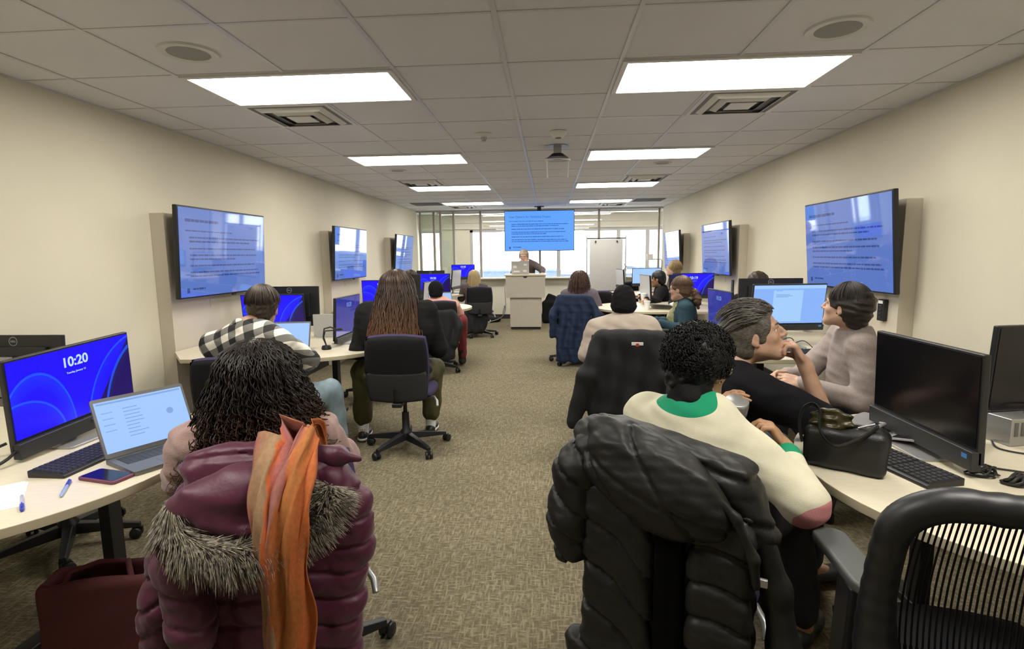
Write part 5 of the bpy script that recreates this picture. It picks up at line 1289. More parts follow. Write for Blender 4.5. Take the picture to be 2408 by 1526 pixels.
# 14 short dark hair, grey mauve knit, profile to the left
J = dict(hip=(1.66, 3.02, 0.56), neck=(1.665, 3.03, 1.015), head=(1.578, 2.98, 1.135), shL=(1.63, 2.88, 0.945), shR=(1.69, 3.20, 0.955), elL=(1.60, 2.80, 0.67), elR=(1.50, 3.25, 0.70),
         wrL=(1.36, 2.93, 0.735), wrR=(1.33, 3.05, 0.755), knL=(1.25, 2.95, 0.57), knR=(1.28, 3.25, 0.56), anL=(1.18, 2.98, 0.085), anR=(1.20, 3.28, 0.085))
p = mk('short dark haired woman in a grey mauve knit top looking left', J, 1.40, hr=(0.80, 0.14, 0.0), hs=0.94, h=0.006, top='knit_top', top_mat='grey_knit', trousers='dark_trousers', shoe='shoe', folds=0.006, neck_cut=0.095, loose=0.7, fat=0.96,
       hands=dict(L=dict(d=(-1, 0.25, 0.15), n=(0, 0.8, -0.6), side=1, curl=(0.5, 0.6, 0.5)), R=dict(d=(-1, -0.30, 0.05), n=(0, -0.7, -0.7), side=-1, curl=(0.4, 0.6, 0.5))))
M['hair14'] = mat('short_dark_brown_hair', (0.022, 0.015, 0.011), 0.5, var=0.4, vscale=70)
def ex(v, s): v.ell(s.H(0, -0.06, 0.03), (0.088, 0.075, 0.085), 0.03); v.ell(s.H(0, -0.075, -0.05), (0.055, 0.04, 0.05), 0.04)
p.cap('hair14', 0.013, wavy(5, 0.004, 90), extra=ex, face=(0.108, -0.03), fr=(0.080, 0.070, 0.085)); strands(p, 'hair_strands', 'hair14', 560, (-2.35, 2.35), -0.02, 0.02, -0.5, rad=0.0026, lift=0.018, M_=13, seed=18, layers=0.008, wave=0.004); p.eyes(brow='hair14')
mb = MB(); mb.lathe([(0.0, -0.003), (0.003, 0), (0, 0.003)], 10, mt=Matrix.Translation(p.H(-0.083, 0.002, -0.040) - p.o)); mb.build('earring', M['white'], p.ob)

# 15 grey haired man, black tee, hand at the mouth
M['greyhair'] = mat('greying_dark_hair', (0.075, 0.066, 0.055), 0.42, var=0.75, vscale=38, stretch=(2.5, 2.5, 9))
M['skin15'] = mat('ruddy_skin', (0.46, 0.275, 0.19), 0.5, var=0.10, vscale=28, bump=0.12, bscale=260)
J = dict(hip=(0.66, 2.22, 0.56), neck=(0.685, 2.12, 1.015), head=(0.785, 2.10, 1.118), shL=(0.60, 2.28, 0.95), shR=(0.76, 1.98, 0.925), elL=(0.80, 2.44, 0.78), elR=(1.035, 2.03, 0.80),
         wrL=(0.97, 2.36, 0.80), wrR=(0.955, 2.045, 1.015), knL=(1.02, 2.42, 0.55), knR=(1.02, 2.20, 0.55), anL=(1.12, 2.52, 0.085), anR=(1.12, 2.25, 0.085))
p = mk('man with swept back greying hair in a black shirt, hand raised to his mouth', J, -1.15, hr=(-1.86, 0.30, 0.0), hs=0.95, skin='skin15', h=0.0048, top='black_shirt', top_mat='black_tee', trousers='navy', shoe='shoe', sleeve=0.42, folds=0.006, loose=1.1, neck_cut=0.06, fat=1.05, jaw=1.05,
       hands=dict(R=dict(d=(-0.42, 0.10, 0.75), n=(-0.80, 0.15, -0.45), side=-1, curl=(0.95, 1.15, 0.6), s=1.0, spread=0.02, thumb=(-0.75, 0.10, 0.25)), L=dict(d=(1, -0.2, 0), n=(0, 0, -1), side=1, curl=(0.4, 0.5, 0.3))))
def ex(v, s):
    v.ell(s.H(0, -0.07, 0.0), (0.082, 0.058, 0.085), 0.03); v.ell(s.H(0, -0.075, -0.075), (0.062, 0.040, 0.050), 0.03); v.ell(s.H(0, 0.02, 0.105), (0.058, 0.065, 0.028), 0.03)
    for sx in (-1, 1): v.cone(s.H(sx * 0.074, 0.020, 0.02), s.H(sx * 0.068, 0.020, -0.018), 0.008, 0.004, 0.01)
p.cap('greyhair', 0.014, wavy(15, 0.004, 55), extra=ex, face=(0.112, -0.035), fr=(0.090, 0.078, 0.105), h=0.0048)
# swept strands from the forehead backwards
rr = np.random.RandomState(31); N = 900; Mm = 16
a = rr.uniform(-1.35, 1.35, N); t = np.linspace(0, 1, Mm)[None, :]; st = rr.uniform(-0.15, 0.75, N)[:, None]; le = rr.uniform(0.55, 1.15, N)[:, None]
th = 0.62 + st * 1.2 + le * t                     # polar angle measured from straight ahead over the top
rx, ry, rz = 0.093, 0.116, 0.108
lf = rr.uniform(0.97, 1.06, N)[:, None] * (1 + 0.03 * np.sin(t * 7 + a[:, None] * 6))
yy = ry * np.cos(th) * lf - 0.02; hz = np.sin(th) * lf
xx = rx * hz * np.sin(a[:, None] * (1 + 0.06 * np.sin(t * 5 + a[:, None] * 9))); zz = rz * hz * np.cos(a[:, None]) + 0.034 - 0.03 * np.clip(t - 0.5, 0, 1) * (np.abs(a[:, None]) > 0.8)
ok = ~((yy[:, 0] > 0.045) & (zz[:, 0] < 0.075))
Pt = np.stack([xx, yy, zz], -1)[ok] @ p.R.T + (p.J['head'] - p.o); Rd = (0.0022 * (1 - 0.6 * t ** 2) * rr.uniform(0.6, 1.4, N)[:, None])[ok]
tubes_mesh('hair_strands', Pt, Rd, 3, M['greyhair'], p.ob); p.eyes((0.12, 0.10, 0.08), brow='hair2')

# 16 short black curls, cream sweater with green trim (right foreground)
M['coil'] = mat('tight_black_curls', (0.0065, 0.006, 0.006), 0.55, spec=0.35)
J = dict(hip=(0.47, 1.70, 0.56), neck=(0.445, 1.69, 0.945), head=(0.487, 1.74, 1.066), shL=(0.335, 1.83, 0.880), shR=(0.600, 1.60, 0.835), elL=(0.47, 2.02, 0.76), elR=(0.720, 1.50, 0.735),
         wrL=(0.590, 1.93, 0.875), wrR=(0.758, 1.72, 0.812), knL=(0.76, 2.06, 0.56), knR=(0.86, 1.88, 0.56), anL=(0.86, 2.10, 0.085), anR=(0.92, 1.88, 0.085))
p = mk('person with short black curls in a cream sweater with green collar and pink elbow patch', J, -0.65, hr=(-0.95, -0.10, 0.0), hs=0.92, skin='skin_tan', h=0.0052, top='sweater', top_mat='cream', trousers='dark_trousers', shoe='shoe', folds=0.006, loose=1.0, neck_cut=0.050, sleeve=0.93,
       hands=dict(R=dict(d=(-0.55, 0.25, 0.9), n=(-0.8, 0.2, -0.5), side=-1, curl=(0.75, 0.75, 0.4), step=0.10, s=0.92, thumb=(-0.65, 0.1, 0.75)), L=dict(d=(0.30, -0.5, 0.5), n=(0.75, -0.1, -0.3), side=-1, curl=(0.35, 0.5, 0.3), s=0.92)))
def patch_material(name, base, spots):
    """knit whose dyed panels (collar, cuff, elbow) are ellipsoid regions fixed to the garment: (centre, axes 3x3, radii, colour)"""
    m = M[base].copy(); m.name = name; nt = m.node_tree; b = nt.nodes['Principled BSDF']; src = b.inputs['Base Color'].links[0].from_socket
    tc = nt.nodes.new('ShaderNodeTexCoord')
    for c, R_, r_, col in spots:
        mp = nt.nodes.new('ShaderNodeMapping'); mp.vector_type = 'TEXTURE'; mp.inputs['Location'].default_value = c; mp.inputs['Rotation'].default_value = Matrix(np.array(R_).tolist()).to_euler(); mp.inputs['Scale'].default_value = r_
        nt.links.new(tc.outputs['Object'], mp.inputs[0])
        ln = nt.nodes.new('ShaderNodeVectorMath'); ln.operation = 'LENGTH'; nt.links.new(mp.outputs[0], ln.inputs[0])
        lt = nt.nodes.new('ShaderNodeMath'); lt.operation = 'LESS_THAN'; lt.inputs[1].default_value = 1.0; nt.links.new(ln.outputs['Value'], lt.inputs[0])
        mx = nt.nodes.new('ShaderNodeMix'); mx.data_type = 'RGBA'; nt.links.new(lt.outputs[0], mx.inputs[0]); nt.links.new(src, mx.inputs[6]); mx.inputs[7].default_value = (*col, 1); src = mx.outputs[2]
    nt.links.new(src, b.inputs['Base Color']); return m
e_ = p.J['elR'] - p.o; f_ = nrm(p.J['wrR'] - p.J['elR']); c_ = e_ + (p.J['wrR'] - p.J['elR']) * 0.84
x_ = nrm(np.cross(f_, (0, 0, 1))); A_ = np.stack([x_, np.cross(f_, x_), f_], 1)
n_ = p.J['neck'] - p.o + p.T[:, 2] * 0.035
p.top.data.materials[0] = patch_material('cream_knit_with_panels', 'cream', [(c_, A_, (0.09, 0.09, 0.036), (0.0, 0.25, 0.12)), (n_, p.T, (0.118, 0.105, 0.055), (0.0, 0.25, 0.12)), (e_ + np.array((0.022, -0.040, -0.032)), np.eye(3), (0.072, 0.066, 0.060), (0.55, 0.22, 0.23))])
def ex(v, s): v.ell(s.H(0, -0.02, 0.052), (0.092, 0.107, 0.090), 0.03); v.ell(s.H(0, -0.068, -0.045), (0.058, 0.036, 0.045), 0.04)
rr = np.random.RandomState(4); C_ = rr.normal(size=(60, 3))
def knob(x, y, z): return 0.0025 * (np.sin(150 * x + 60 * z) * np.sin(150 * y + 2) * np.sin(140 * z + 40 * x)) + wavy(2, 0.002, 85)(x, y, z)
p.cap('coil', 0.016, knob, extra=ex, face=(0.118, -0.045), fr=(0.088, 0.072, 0.098), h=0.0045)
# little ringlets all over
N = 3200; Mm = 14; u_ = rr.normal(size=(N, 3)); u_ /= np.linalg.norm(u_, axis=1, keepdims=True)
q = u_ * np.array((0.108, 0.128, 0.111)) + np.array((0, -0.020, 0.047)); ok = ~((q[:, 1] > 0.045) & (q[:, 2] < 0.060)) & (q[:, 2] > -0.085) & ~((np.abs(q[:, 0]) > 0.06) & (q[:, 2] < -0.015) & (q[:, 1] > -0.04)) & ~((q[:, 2] < -0.04) & (q[:, 1] > -0.055))
q = q[ok]; u_ = u_[ok]; N = len(q); t = np.linspace(0, 1, Mm)[None, :, None]
b1 = np.cross(u_, rr.normal(size=(N, 3))); b1 /= np.linalg.norm(b1, axis=1, keepdims=True); b2 = np.cross(u_, b1); ph = rr.uniform(0, 6.28, N)[:, None, None]
an = t * 10 + ph; L_ = rr.uniform(0.005, 0.020, N)[:, None, None]
Pt = q[:, None] + u_[:, None] * (t * L_ - 0.006) + (b1[:, None] * np.cos(an) + b2[:, None] * np.sin(an)) * 0.0055
Pt = Pt * p.hs @ p.R.T + (p.J['head'] - p.o); tubes_mesh('ringlets', Pt, np.full((N, Mm), 0.0017), 3, M['coil'], p.ob)
p.eyes(); p.glasses('glass_frame', 0.026)
mb = MB(); mb.lathe([(0.0, -0.003), (0.003, 0), (0, 0.003)], 10, mt=Matrix.Translation(p.H(0.083, 0.002, -0.036) - p.o)); mb.build('earring', M['white'], p.ob)
v = Vol(p.J['neck'] - 0.16, p.J['neck'] + 0.18, 0.006); n0 = p.J['neck']
v.cone(n0 + p.T[:, 2] * 0.015, n0 + p.T[:, 2] * 0.065 + p.T[:, 1] * 0.012, 0.072, 0.064, 0.02); v.disp(wavy(8, 0.004, 60)); p.add('turtleneck', v, 'black_top')
P16 = p
# ================================================================ coats, bags, small things
M['magenta'] = mat('magenta_nylon', (0.072, 0.009, 0.031), 0.48, var=0.08, vscale=8, bump=0.25, bscale=60, spec=0.4, sheen=0.15)
M['black_nylon'] = mat('black_nylon', (0.012, 0.0115, 0.011), 0.5, var=0.1, vscale=8, bump=0.25, bscale=60, spec=0.35)
M['black_rib'] = mat('black_rib_knit', (0.003, 0.003, 0.003), 0.95, spec=0.05)
M['jacket'] = mat('black_jacket_cloth', (0.011, 0.011, 0.012), 0.7, bump=0.2, bscale=120, spec=0.3)
M['navy_cloth'] = mat('navy_blue_cloth', (0.010, 0.021, 0.055), 0.7, var=0.15, vscale=10, bump=0.1, bscale=120, spec=0.3)
M['fur'] = mat('grey_brown_fur', (0.27, 0.24, 0.19), 0.7, var=0.9, vscale=70)

class Garment:
    def __init__(s, name, label, cat, o, yaw, group=None):
        s.t = thing(name, label, cat, (o[0], o[1], 0), yaw, group)
    def vol(s, lo, hi, h=0.0075): return Vol(lo, hi, h)
    def add(s, name, v, m): return link(name, v.mesh(name), M[m], s.t)

def quilt(axis_fn, per, amp=0.010, w=0.18, mask=None):
    def fn(x, y, z):
        t = axis_fn(x, y, z) / per; d = np.abs(t - np.round(t)) * 2      # 0 at a seam
        g = amp * np.exp(-(d / w) ** 2) - amp * 0.15 * np.sin(np.clip(d, 0, 1) * PI / 2)
        return g if mask is None else g * mask(x, y, z)
    return fn

# ---- magenta puffer on the curly haired person's chair
g = Garment('puffer_coat', 'magenta quilted puffer coat with a fur trimmed hood hung over the bottom left chair', 'coat', (-0.775, 1.385), 0.30); g.t.scale = (0.86, 0.88, 0.935)
c1 = wavy(21, 0.0035, 40); c2 = wavy(22, 0.0016, 130); cr = lambda x, y, z: c1(x, y, z) + c2(x, y, z)
v = g.vol((-0.42, -0.28, 0.15), (0.42, 0.16, 1.06)); v.box((0.0, -0.055, 0.60), (0.47, 0.10, 0.66), 0.05, 0.03)
v.path([(0.19, -0.05, 0.90), (0.255, -0.06, 0.80), (0.255, -0.05, 0.68), (0.225, -0.05, 0.5), (0.21, -0.05, 0.28)], [0.055, 0.06, 0.06, 0.05, 0.05], 0.04)
v.box((-0.02, -0.09, 0.55), (0.18, 0.08, 0.40), 0.04, 0.02); v.ell((-0.08, -0.03, 0.955), (0.17, 0.06, 0.055), 0.05)
v.disp(quilt(lambda x, y, z: z + 0.12 * np.abs(x) + 0.02 * np.sin(9 * x), 0.082, 0.011)); v.disp(cr); g.add('body', v, 'magenta')
v = g.vol((-0.5, -0.35, 0.15), (0.0, 0.2, 1.0)); v.path([(-0.19, -0.08, 0.86), (-0.235, -0.12, 0.72), (-0.215, -0.135, 0.55), (-0.20, -0.14, 0.36)], [0.06, 0.066, 0.062, 0.052], 0.03)
v.disp(quilt(lambda x, y, z: z + 0.25 * x, 0.085, 0.010)); v.disp(cr); g.add('sleeve', v, 'magenta')
v = g.vol((-0.55, -0.3, 0.15), (0.0, 0.2, 1.0)); v.path([(-0.22, -0.02, 0.86), (-0.29, -0.03, 0.72), (-0.325, -0.04, 0.56), (-0.345, -0.04, 0.34)], [0.05, 0.055, 0.062, 0.055], 0.03)
v.disp(quilt(lambda x, y, z: z - 0.5 * x, 0.075, 0.012)); v.disp(cr); g.add('sleeve', v, 'magenta')
v = g.vol((-0.36, -0.34, 0.66), (0.36, 0.12, 1.06), 0.006); v.ell((-0.035, -0.115, 0.875), (0.215, 0.075, 0.095), 0.03); v.ell((0.06, -0.05, 0.93), (0.17, 0.05, 0.045), 0.04)
v.path([(-0.235, -0.115, 0.885), (-0.15, -0.165, 0.835), (-0.03, -0.185, 0.805), (0.06, -0.18, 0.80), (0.17, -0.15, 0.85)], [0.014] * 5, 0.02)
v.path([(-0.20, -0.135, 0.92), (-0.08, -0.165, 0.885), (0.03, -0.165, 0.85)], [0.010, 0.010, 0.008], 0.025)
v.disp(wavy(5, 0.005, 40)); g.add('hood', v, 'magenta')
v = g.vol((-0.05, -0.2, 0.82), (0.40, 0.15, 1.06), 0.006); v.path([(0.02, -0.02, 0.945), (0.13, -0.045, 0.958), (0.22, -0.06, 0.957), (0.285, -0.075, 0.945)], [0.026, 0.032, 0.028, 0.008], 0.02); v.disp(wavy(6, 0.003, 50)); g.add('collar', v, 'magenta')
# fur: a tapering tuft field along the hood rim
C0 = np.array([(-0.245, -0.105, 0.885), (-0.235, -0.155, 0.825), (-0.165, -0.195, 0.785), (-0.06, -0.215, 0.765), (0.04, -0.205, 0.775), (0.13, -0.185, 0.81), (0.19, -0.165, 0.855), (0.205, -0.145, 0.90)])
rr = np.random.RandomState(9); N = 6500; u = rr.uniform(0, 6.999, N); i = u.astype(int); f = (u - i)[:, None]; Cc = C0[i] * (1 - f) + C0[np.minimum(i + 1, 7)] * f
T_ = C0[np.minimum(i + 1, 7)] - C0[i]; T_ /= np.linalg.norm(T_, axis=1, keepdims=True)
A_ = rr.normal(size=(N, 3)); A_ -= T_ * (A_ * T_).sum(1, keepdims=True); A_ /= np.linalg.norm(A_, axis=1, keepdims=True)
out = A_ + T_ * rr.uniform(0.2, 0.9, (N, 1)) + np.array((0, -0.25, -0.55)); out /= np.linalg.norm(out, axis=1, keepdims=True)
L_ = rr.uniform(0.035, 0.085, (N, 1)); t = np.linspace(0, 1, 5)[None, :, None]; base = Cc + A_ * 0.016
Pt = base[:, None] + out[:, None] * (t * L_[:, None]) + np.array((0.25, 0, -1.0)) * (t ** 2) * 0.012
fo = tubes_mesh('fur_trim', Pt, np.tile(np.array([0.0016, 0.0016, 0.0013, 0.0009, 0.0003]), (N, 1)), 3, M['fur'], g.t); fo['kind'] = 'stuff'
mb = MB(); mb.tube([tuple(q) for q in C0], 0.026, 10); mb.build('fur_backing', M['fur'], g.t, smooth=True)

# ---- orange scarf draped over that coat
m, nt, b = _nt('orange_woven_scarf'); M['scarf'] = m; b.inputs['Roughness'].default_value = 0.85
tc = nt.nodes.new('ShaderNodeTexCoord'); sp = nt.nodes.new('ShaderNodeSeparateXYZ'); nt.links.new(tc.outputs['UV'], sp.inputs[0])
wv = nt.nodes.new('ShaderNodeTexNoise'); wv.inputs['Scale'].default_value = 5; nt.links.new(tc.outputs['UV'], wv.inputs['Vector'])
ma = nt.nodes.new('ShaderNodeMath'); ma.operation = 'MULTIPLY_ADD'; ma.inputs[1].default_value = 0.28; nt.links.new(wv.outputs['Fac'], ma.inputs[0]); nt.links.new(sp.outputs[0], ma.inputs[2])
r = nt.nodes.new('ShaderNodeValToRGB'); r.color_ramp.interpolation = 'EASE'; nt.links.new(ma.outputs[0], r.inputs[0])
E_ = r.color_ramp.elements; E_[0].position = 0.10; E_[0].color = (0.33, 0.10, 0.085, 1); E_[1].position = 1.0; E_[1].color = (0.50, 0.13, 0.03, 1)
for pz, c_ in ((0.22, (0.30, 0.17, 0.085)), (0.36, (0.36, 0.22, 0.12)), (0.40, (0.62, 0.13, 0.03)), (0.50, (0.36, 0.11, 0.095)), (0.62, (0.34, 0.13, 0.11)), (0.68, (0.50, 0.15, 0.04)), (0.84, (0.42, 0.15, 0.035))):
    x = E_.new(pz); x.color = (*c_, 1)
ck = nt.nodes.new('ShaderNodeTexVoronoi'); ck.inputs['Scale'].default_value = 38; nt.links.new(tc.outputs['UV'], ck.inputs['Vector'])
mx = nt.nodes.new('ShaderNodeMix'); mx.data_type = 'RGBA'; mx.blend_type = 'MULTIPLY'; mx.inputs[0].default_value = 0.28; nt.links.new(r.outputs[0], mx.inputs[6]); nt.links.new(ck.outputs['Distance'], mx.inputs[7])
nt.links.new(mx.outputs[2], b.inputs['Base Color'])
def ribbon(name, pts, widths, m, parent, folds=3, amp=0.010, na=26, nb=70, uv=(0, 1), ph=0.0, thick=0.003):
    pts = np.array(pts, float); s_ = np.linspace(0, len(pts) - 1, nb); V = []; U = []
    def cr_(a, s):
        i = int(min(s, len(pts) - 1.001)); f = s - i; p0, p1, p2, p3 = a[max(i - 1, 0)], a[i], a[i + 1], a[min(i + 2, len(a) - 1)]
        return 0.5 * ((2 * p1) + (p2 - p0) * f + (2 * p0 - 5 * p1 + 4 * p2 - p3) * f * f + (3 * p1 - p0 - 3 * p2 + p3) * f ** 3)
    Wd = np.array(widths, float)
    for j, s in enumerate(s_):
        c = cr_(pts, s); d = nrm(cr_(pts, min(s + 0.05, len(pts) - 1)) - cr_(pts, max(s - 0.05, 0))); x = nrm(np.cross(d, (0, 1, 0))); x = x if x[0] > 0 else -x; n = np.cross(d, x); n = n if n[1] < 0 else -n; w = cr_(Wd, s)
        for i in range(na):
            a = -1 + 2 * i / (na - 1); k_ = s / (len(pts) - 1)
            V.append(c + x * (a * w / 2 + 0.004 * math.sin(9 * a + 5 * s)) + n * (amp * min(1, 0.15 + s * 0.3) * (math.cos(folds * PI * a + ph + 1.3 * math.sin(s * 1.1)) + 0.4 * math.sin(folds * 6 * a + s * 1.7)) - 0.015 * a * a)); U.append((uv[0] + (uv[1] - uv[0]) * i / (na - 1), k_ * 2))
    F = [(j * na + i, j * na + i + 1, (j + 1) * na + i + 1, (j + 1) * na + i) for j in range(nb - 1) for i in range(na - 1)]
    me = bpy.data.meshes.new(name); me.from_pydata([tuple(q) for q in V], [], F); ul = me.uv_layers.new(name='UVMap')
    for lp in me.loops: ul.data[lp.index].uv = U[lp.vertex_index]
    o = link(name, me, m, parent, True); sm = o.modifiers.new('s', 'SOLIDIFY'); sm.thickness = thick; return o
t = thing('scarf', 'orange and tan patterned scarf hanging over the magenta puffer coat', 'scarf', (-0.775, 1.385, 0), 0.30); t.scale = (0.86, 0.88, 0.935)
ribbon('front_fold', [(0.150, 0.055, 0.90), (0.152, 0.0, 1.03), (0.130, -0.15, 1.0), (0.105, -0.255, 0.90), (0.085, -0.275, 0.74), (0.085, -0.245, 0.56), (0.07, -0.23, 0.40), (0.06, -0.22, 0.26)], [0.07, 0.05, 0.085, 0.105, 0.115, 0.135, 0.13, 0.09], M['scarf'], t, 2.0, 0.010, uv=(0.45, 1.0))
ribbon('back_fold', [(0.05, 0.05, 0.90), (0.055, 0.0, 1.015), (0.045, -0.15, 0.985), (0.035, -0.25, 0.88), (0.03, -0.265, 0.74), (0.035, -0.235, 0.58), (0.03, -0.22, 0.42), (0.045, -0.21, 0.33)], [0.13, 0.13, 0.115, 0.09, 0.06, 0.06, 0.07, 0.05], M['scarf'], t, 1.5, 0.008, uv=(0.0, 0.5), ph=1.0)

# ---- big black puffer on the cream sweater person's chair
g = Garment('puffer_coat', 'big black quilted hooded coat draped over the right front chair', 'coat', (0.315, 1.415), -0.42); g.t.scale = (0.90, 0.9, 0.945)
c3 = wavy(33, 0.0035, 40); c4 = wavy(34, 0.0016, 130); cr = lambda x, y, z: c3(x, y, z) + c4(x, y, z); sl = lambda x: -0.30 * x
v = g.vol((-0.42, -0.32, -0.02), (0.42, 0.14, 1.14)); v.box((0.01, -0.035, 0.55), (0.50, 0.13, 1.0), 0.06, 0.03); v.ell((-0.17, -0.03, 0.99), (0.11, 0.075, 0.055), 0.05)
v.path([(-0.12, -0.04, 1.01), (0.05, -0.045, 0.985), (0.18, -0.05, 0.92), (0.27, -0.05, 0.80)], [0.05, 0.055, 0.055, 0.045], 0.04)
v.plane((0.0, 0, 1.03), (0.24, 0, 1), 0.05); v.disp(quilt(lambda x, y, z: z + 0.25 * x, 0.10, 0.008)); v.disp(cr); g.add('body', v, 'black_nylon')
v = g.vol((-0.42, -0.34, 0.0), (0.06, 0.05, 0.98)); v.box((-0.115, -0.105, 0.44), (0.21, 0.075, 0.90), 0.035, 0.03); v.box((-0.16, -0.10, 0.20), (0.24, 0.08, 0.42), 0.04, 0.04)
v.disp(quilt(lambda x, y, z: z + 0.75 * x + 0.3 * np.abs(x + 0.12), 0.13, 0.013, 0.13)); v.disp(quilt(lambda x, y, z: z + 0.75 * x, 0.026, 0.005, 0.3, lambda x, y, z: np.exp(-((z + 0.75 * x - 0.53) / 0.05) ** 2))); v.disp(cr); g.add('left_panel', v, 'black_nylon')
v = g.vol((0.02, -0.34, 0.0), (0.40, 0.08, 0.95)); v.box((0.170, -0.105, 0.43), (0.17, 0.075, 0.86), 0.035, 0.03)
v.disp(quilt(lambda x, y, z: z + 0.12 * x + 0.35 * (x - 0.17) ** 2 * 8, 0.098, 0.014, 0.15)); v.disp(cr); g.add('right_panel', v, 'black_nylon')
v = g.vol((0.2, -0.28, 0.0), (0.46, 0.12, 0.90)); v.path([(0.27, -0.07, 0.80), (0.31, -0.06, 0.66), (0.335, -0.05, 0.50), (0.33, -0.06, 0.30), (0.30, -0.07, 0.08)], [0.03, 0.035, 0.04, 0.05, 0.05], 0.03); v.disp(quilt(lambda x, y, z: z, 0.035, 0.006, 0.3, lambda x, y, z: np.exp(-((z - 0.36) / 0.09) ** 2))); g.add('front_edge', v, 'black_nylon')
v = g.vol((-0.05, -0.32, 0.0), (0.14, 0.0, 0.90)); v.box((0.037, -0.105, 0.43), (0.085, 0.06, 0.84), 0.02, 0.01); v.disp(lambda x, y, z: 0.0015 * np.sin(700 * x)); g.add('rib_panel', v, 'black_rib')
v = g.vol((-0.46, -0.30, 0.50), (-0.05, 0.12, 1.14)); v.path([(-0.185, -0.045, 0.985), (-0.245, -0.085, 0.89), (-0.268, -0.10, 0.76), (-0.262, -0.10, 0.655)], [0.068, 0.072, 0.066, 0.052], 0.03)
v.plane((-0.26, -0.10, 0.625), (-0.1, 0, -1), 0.01); v.disp(quilt(lambda x, y, z: z + 0.75 * x, 0.088, 0.012, 0.14)); v.disp(cr); g.add('sleeve', v, 'black_nylon')
v = g.vol((-0.34, -0.34, 0.66), (0.40, 0.1, 1.16), 0.006); Rh = Matrix.Rotation(0.33, 3, 'Y')
v.ell((0.0, -0.135, 0.905), (0.215, 0.070, 0.115), 0.03, R=Rh); v.ell((-0.05, -0.085, 0.99), (0.17, 0.07, 0.055), 0.05, R=Rh)
v.disp(quilt(lambda x, y, z: (z - 0.9) * 0.75 + (x - 0.03) * 1.0, 0.17, 0.009, 0.09)); v.disp(quilt(lambda x, y, z: (z - 0.885) * 0.9 + x * 0.36 - 0.1 * (x * 2) ** 2, 0.15, 0.008, 0.09)); v.disp(cr)
g.add('hood', v, 'black_nylon')
v = g.vol((-0.2, -0.3, 0.6), (0.42, 0.1, 1.14), 0.006); v.path([(-0.07, -0.115, 1.005), (0.04, -0.145, 0.985), (0.13, -0.155, 0.945), (0.21, -0.15, 0.87), (0.255, -0.14, 0.77), (0.262, -0.12, 0.69)], [0.010, 0.011, 0.011, 0.012, 0.014, 0.012], 0.015); g.add('hood_rim', v, 'black_nylon')
mb = MB(); mb.box((0.275, -0.115, 0.70), (0.03, 0.012, 0.022)); mb.build('buckle', M['silver'], g.t, bevel=0.003)
mb = MB(); mb.lathe([(0, -0.004), (0.008, -0.003), (0.009, 0)], 16, mt=Matrix.Translation((0.335, -0.112, 0.40)) @ Matrix.Rotation(-PI / 2, 4, 'X')); mb.build('snap_button', M['silver'], g.t, smooth=True)

# ---- plain jackets hung on chair backs
def hung(label, o, yaw, m, zt=0.96, zb=0.30, wt=0.40, wb=0.56, seed=1, h=0.009, left=None, right=None, cat='jacket', amp=0.010):
    g = Garment('hung_jacket', label, cat, o, yaw); v = g.vol((-0.48, -0.26, max(zb - 0.14, 0.0)), (0.48, 0.14, zt + 0.14), h); n = 18
    for k_ in range(n):
        f = k_ / (n - 1); z = zt - 0.05 - (zt - zb - 0.05) * f; w = (wt + (wb - wt) * f ** 0.8) * (1 if f > 0.1 else 0.96)
        v.box((0, -0.03 - 0.02 * f, z), (w, 0.085, 0.10), 0.04, 0.02)
    for s_, pts in ((-1, left), (1, right)):
        pts = pts or [(s_ * wt * 0.47, -0.02, zt - 0.06), (s_ * (wt * 0.5 + 0.06), -0.05, zt - 0.22), (s_ * (wb * 0.5), -0.06, zt - 0.42)]
        v.path(pts, [0.050, 0.058, 0.050][:len(pts)], 0.04)
    K = random.Random(seed)
    ph = K.uniform(0, 6)
    v.disp(lambda x, y, z: amp * np.sin(46 * x + 5 * z + ph + 2.0 * np.sin(7 * z)) * np.clip((zt - z) * 3, 0, 1)); v.disp(wavy(seed + 40, 0.004, 26))
    g.add('body', v, m); return g
g = hung('black jacket with a white tag hung on the chair behind the beige sweater', (0.555, 3.655), -0.10, 'jacket', 0.93, 0.36, 0.42, 0.54, 3, 0.008, left=[(-0.20, -0.02, 0.87), (-0.29, -0.06, 0.62), (-0.37, -0.08, 0.30)], right=[(0.20, -0.02, 0.87), (0.25, -0.06, 0.62), (0.22, -0.07, 0.40)])
mb = MB(); mb.box((0.04, -0.098, 0.845), (0.075, 0.006, 0.020)); tg = mb.build('collar_tag', M['white'], g.t, bevel=0.001)
mb = MB(); mb.box((0.04, -0.1015, 0.838), (0.020, 0.003, 0.020)); mb.build('red_mark', mat('red_print', (0.5, 0.03, 0.03), 0.6), tg)
hung('navy blue coat draped over the chair of the wavy haired person', (0.335, 6.90), -0.05, 'navy_cloth', 0.93, 0.10, 0.40, 0.50, 5, left=[(-0.19, -0.02, 0.87), (-0.27, -0.05, 0.66), (-0.25, -0.06, 0.42)], right=[(0.19, -0.02, 0.87), (0.30, -0.05, 0.66), (0.28, -0.06, 0.42)], cat='coat', amp=0.018)
hung('dark grey jacket on the chair of the person with black beanie and pink top', (-1.33, 6.38), 0.45, 'jacket', 0.80, 0.22, 0.38, 0.36, 6)
hung('black jacket on the chair of the woman in grey', (1.87, 2.99), 1.25, 'jacket', 0.92, 0.30, 0.42, 0.48, 8)
hung('dark coat hanging low on the blonde person\'s chair', (-1.33, 9.38), 0.3, 'jacket', 0.56, 0.12, 0.30, 0.34, 9)

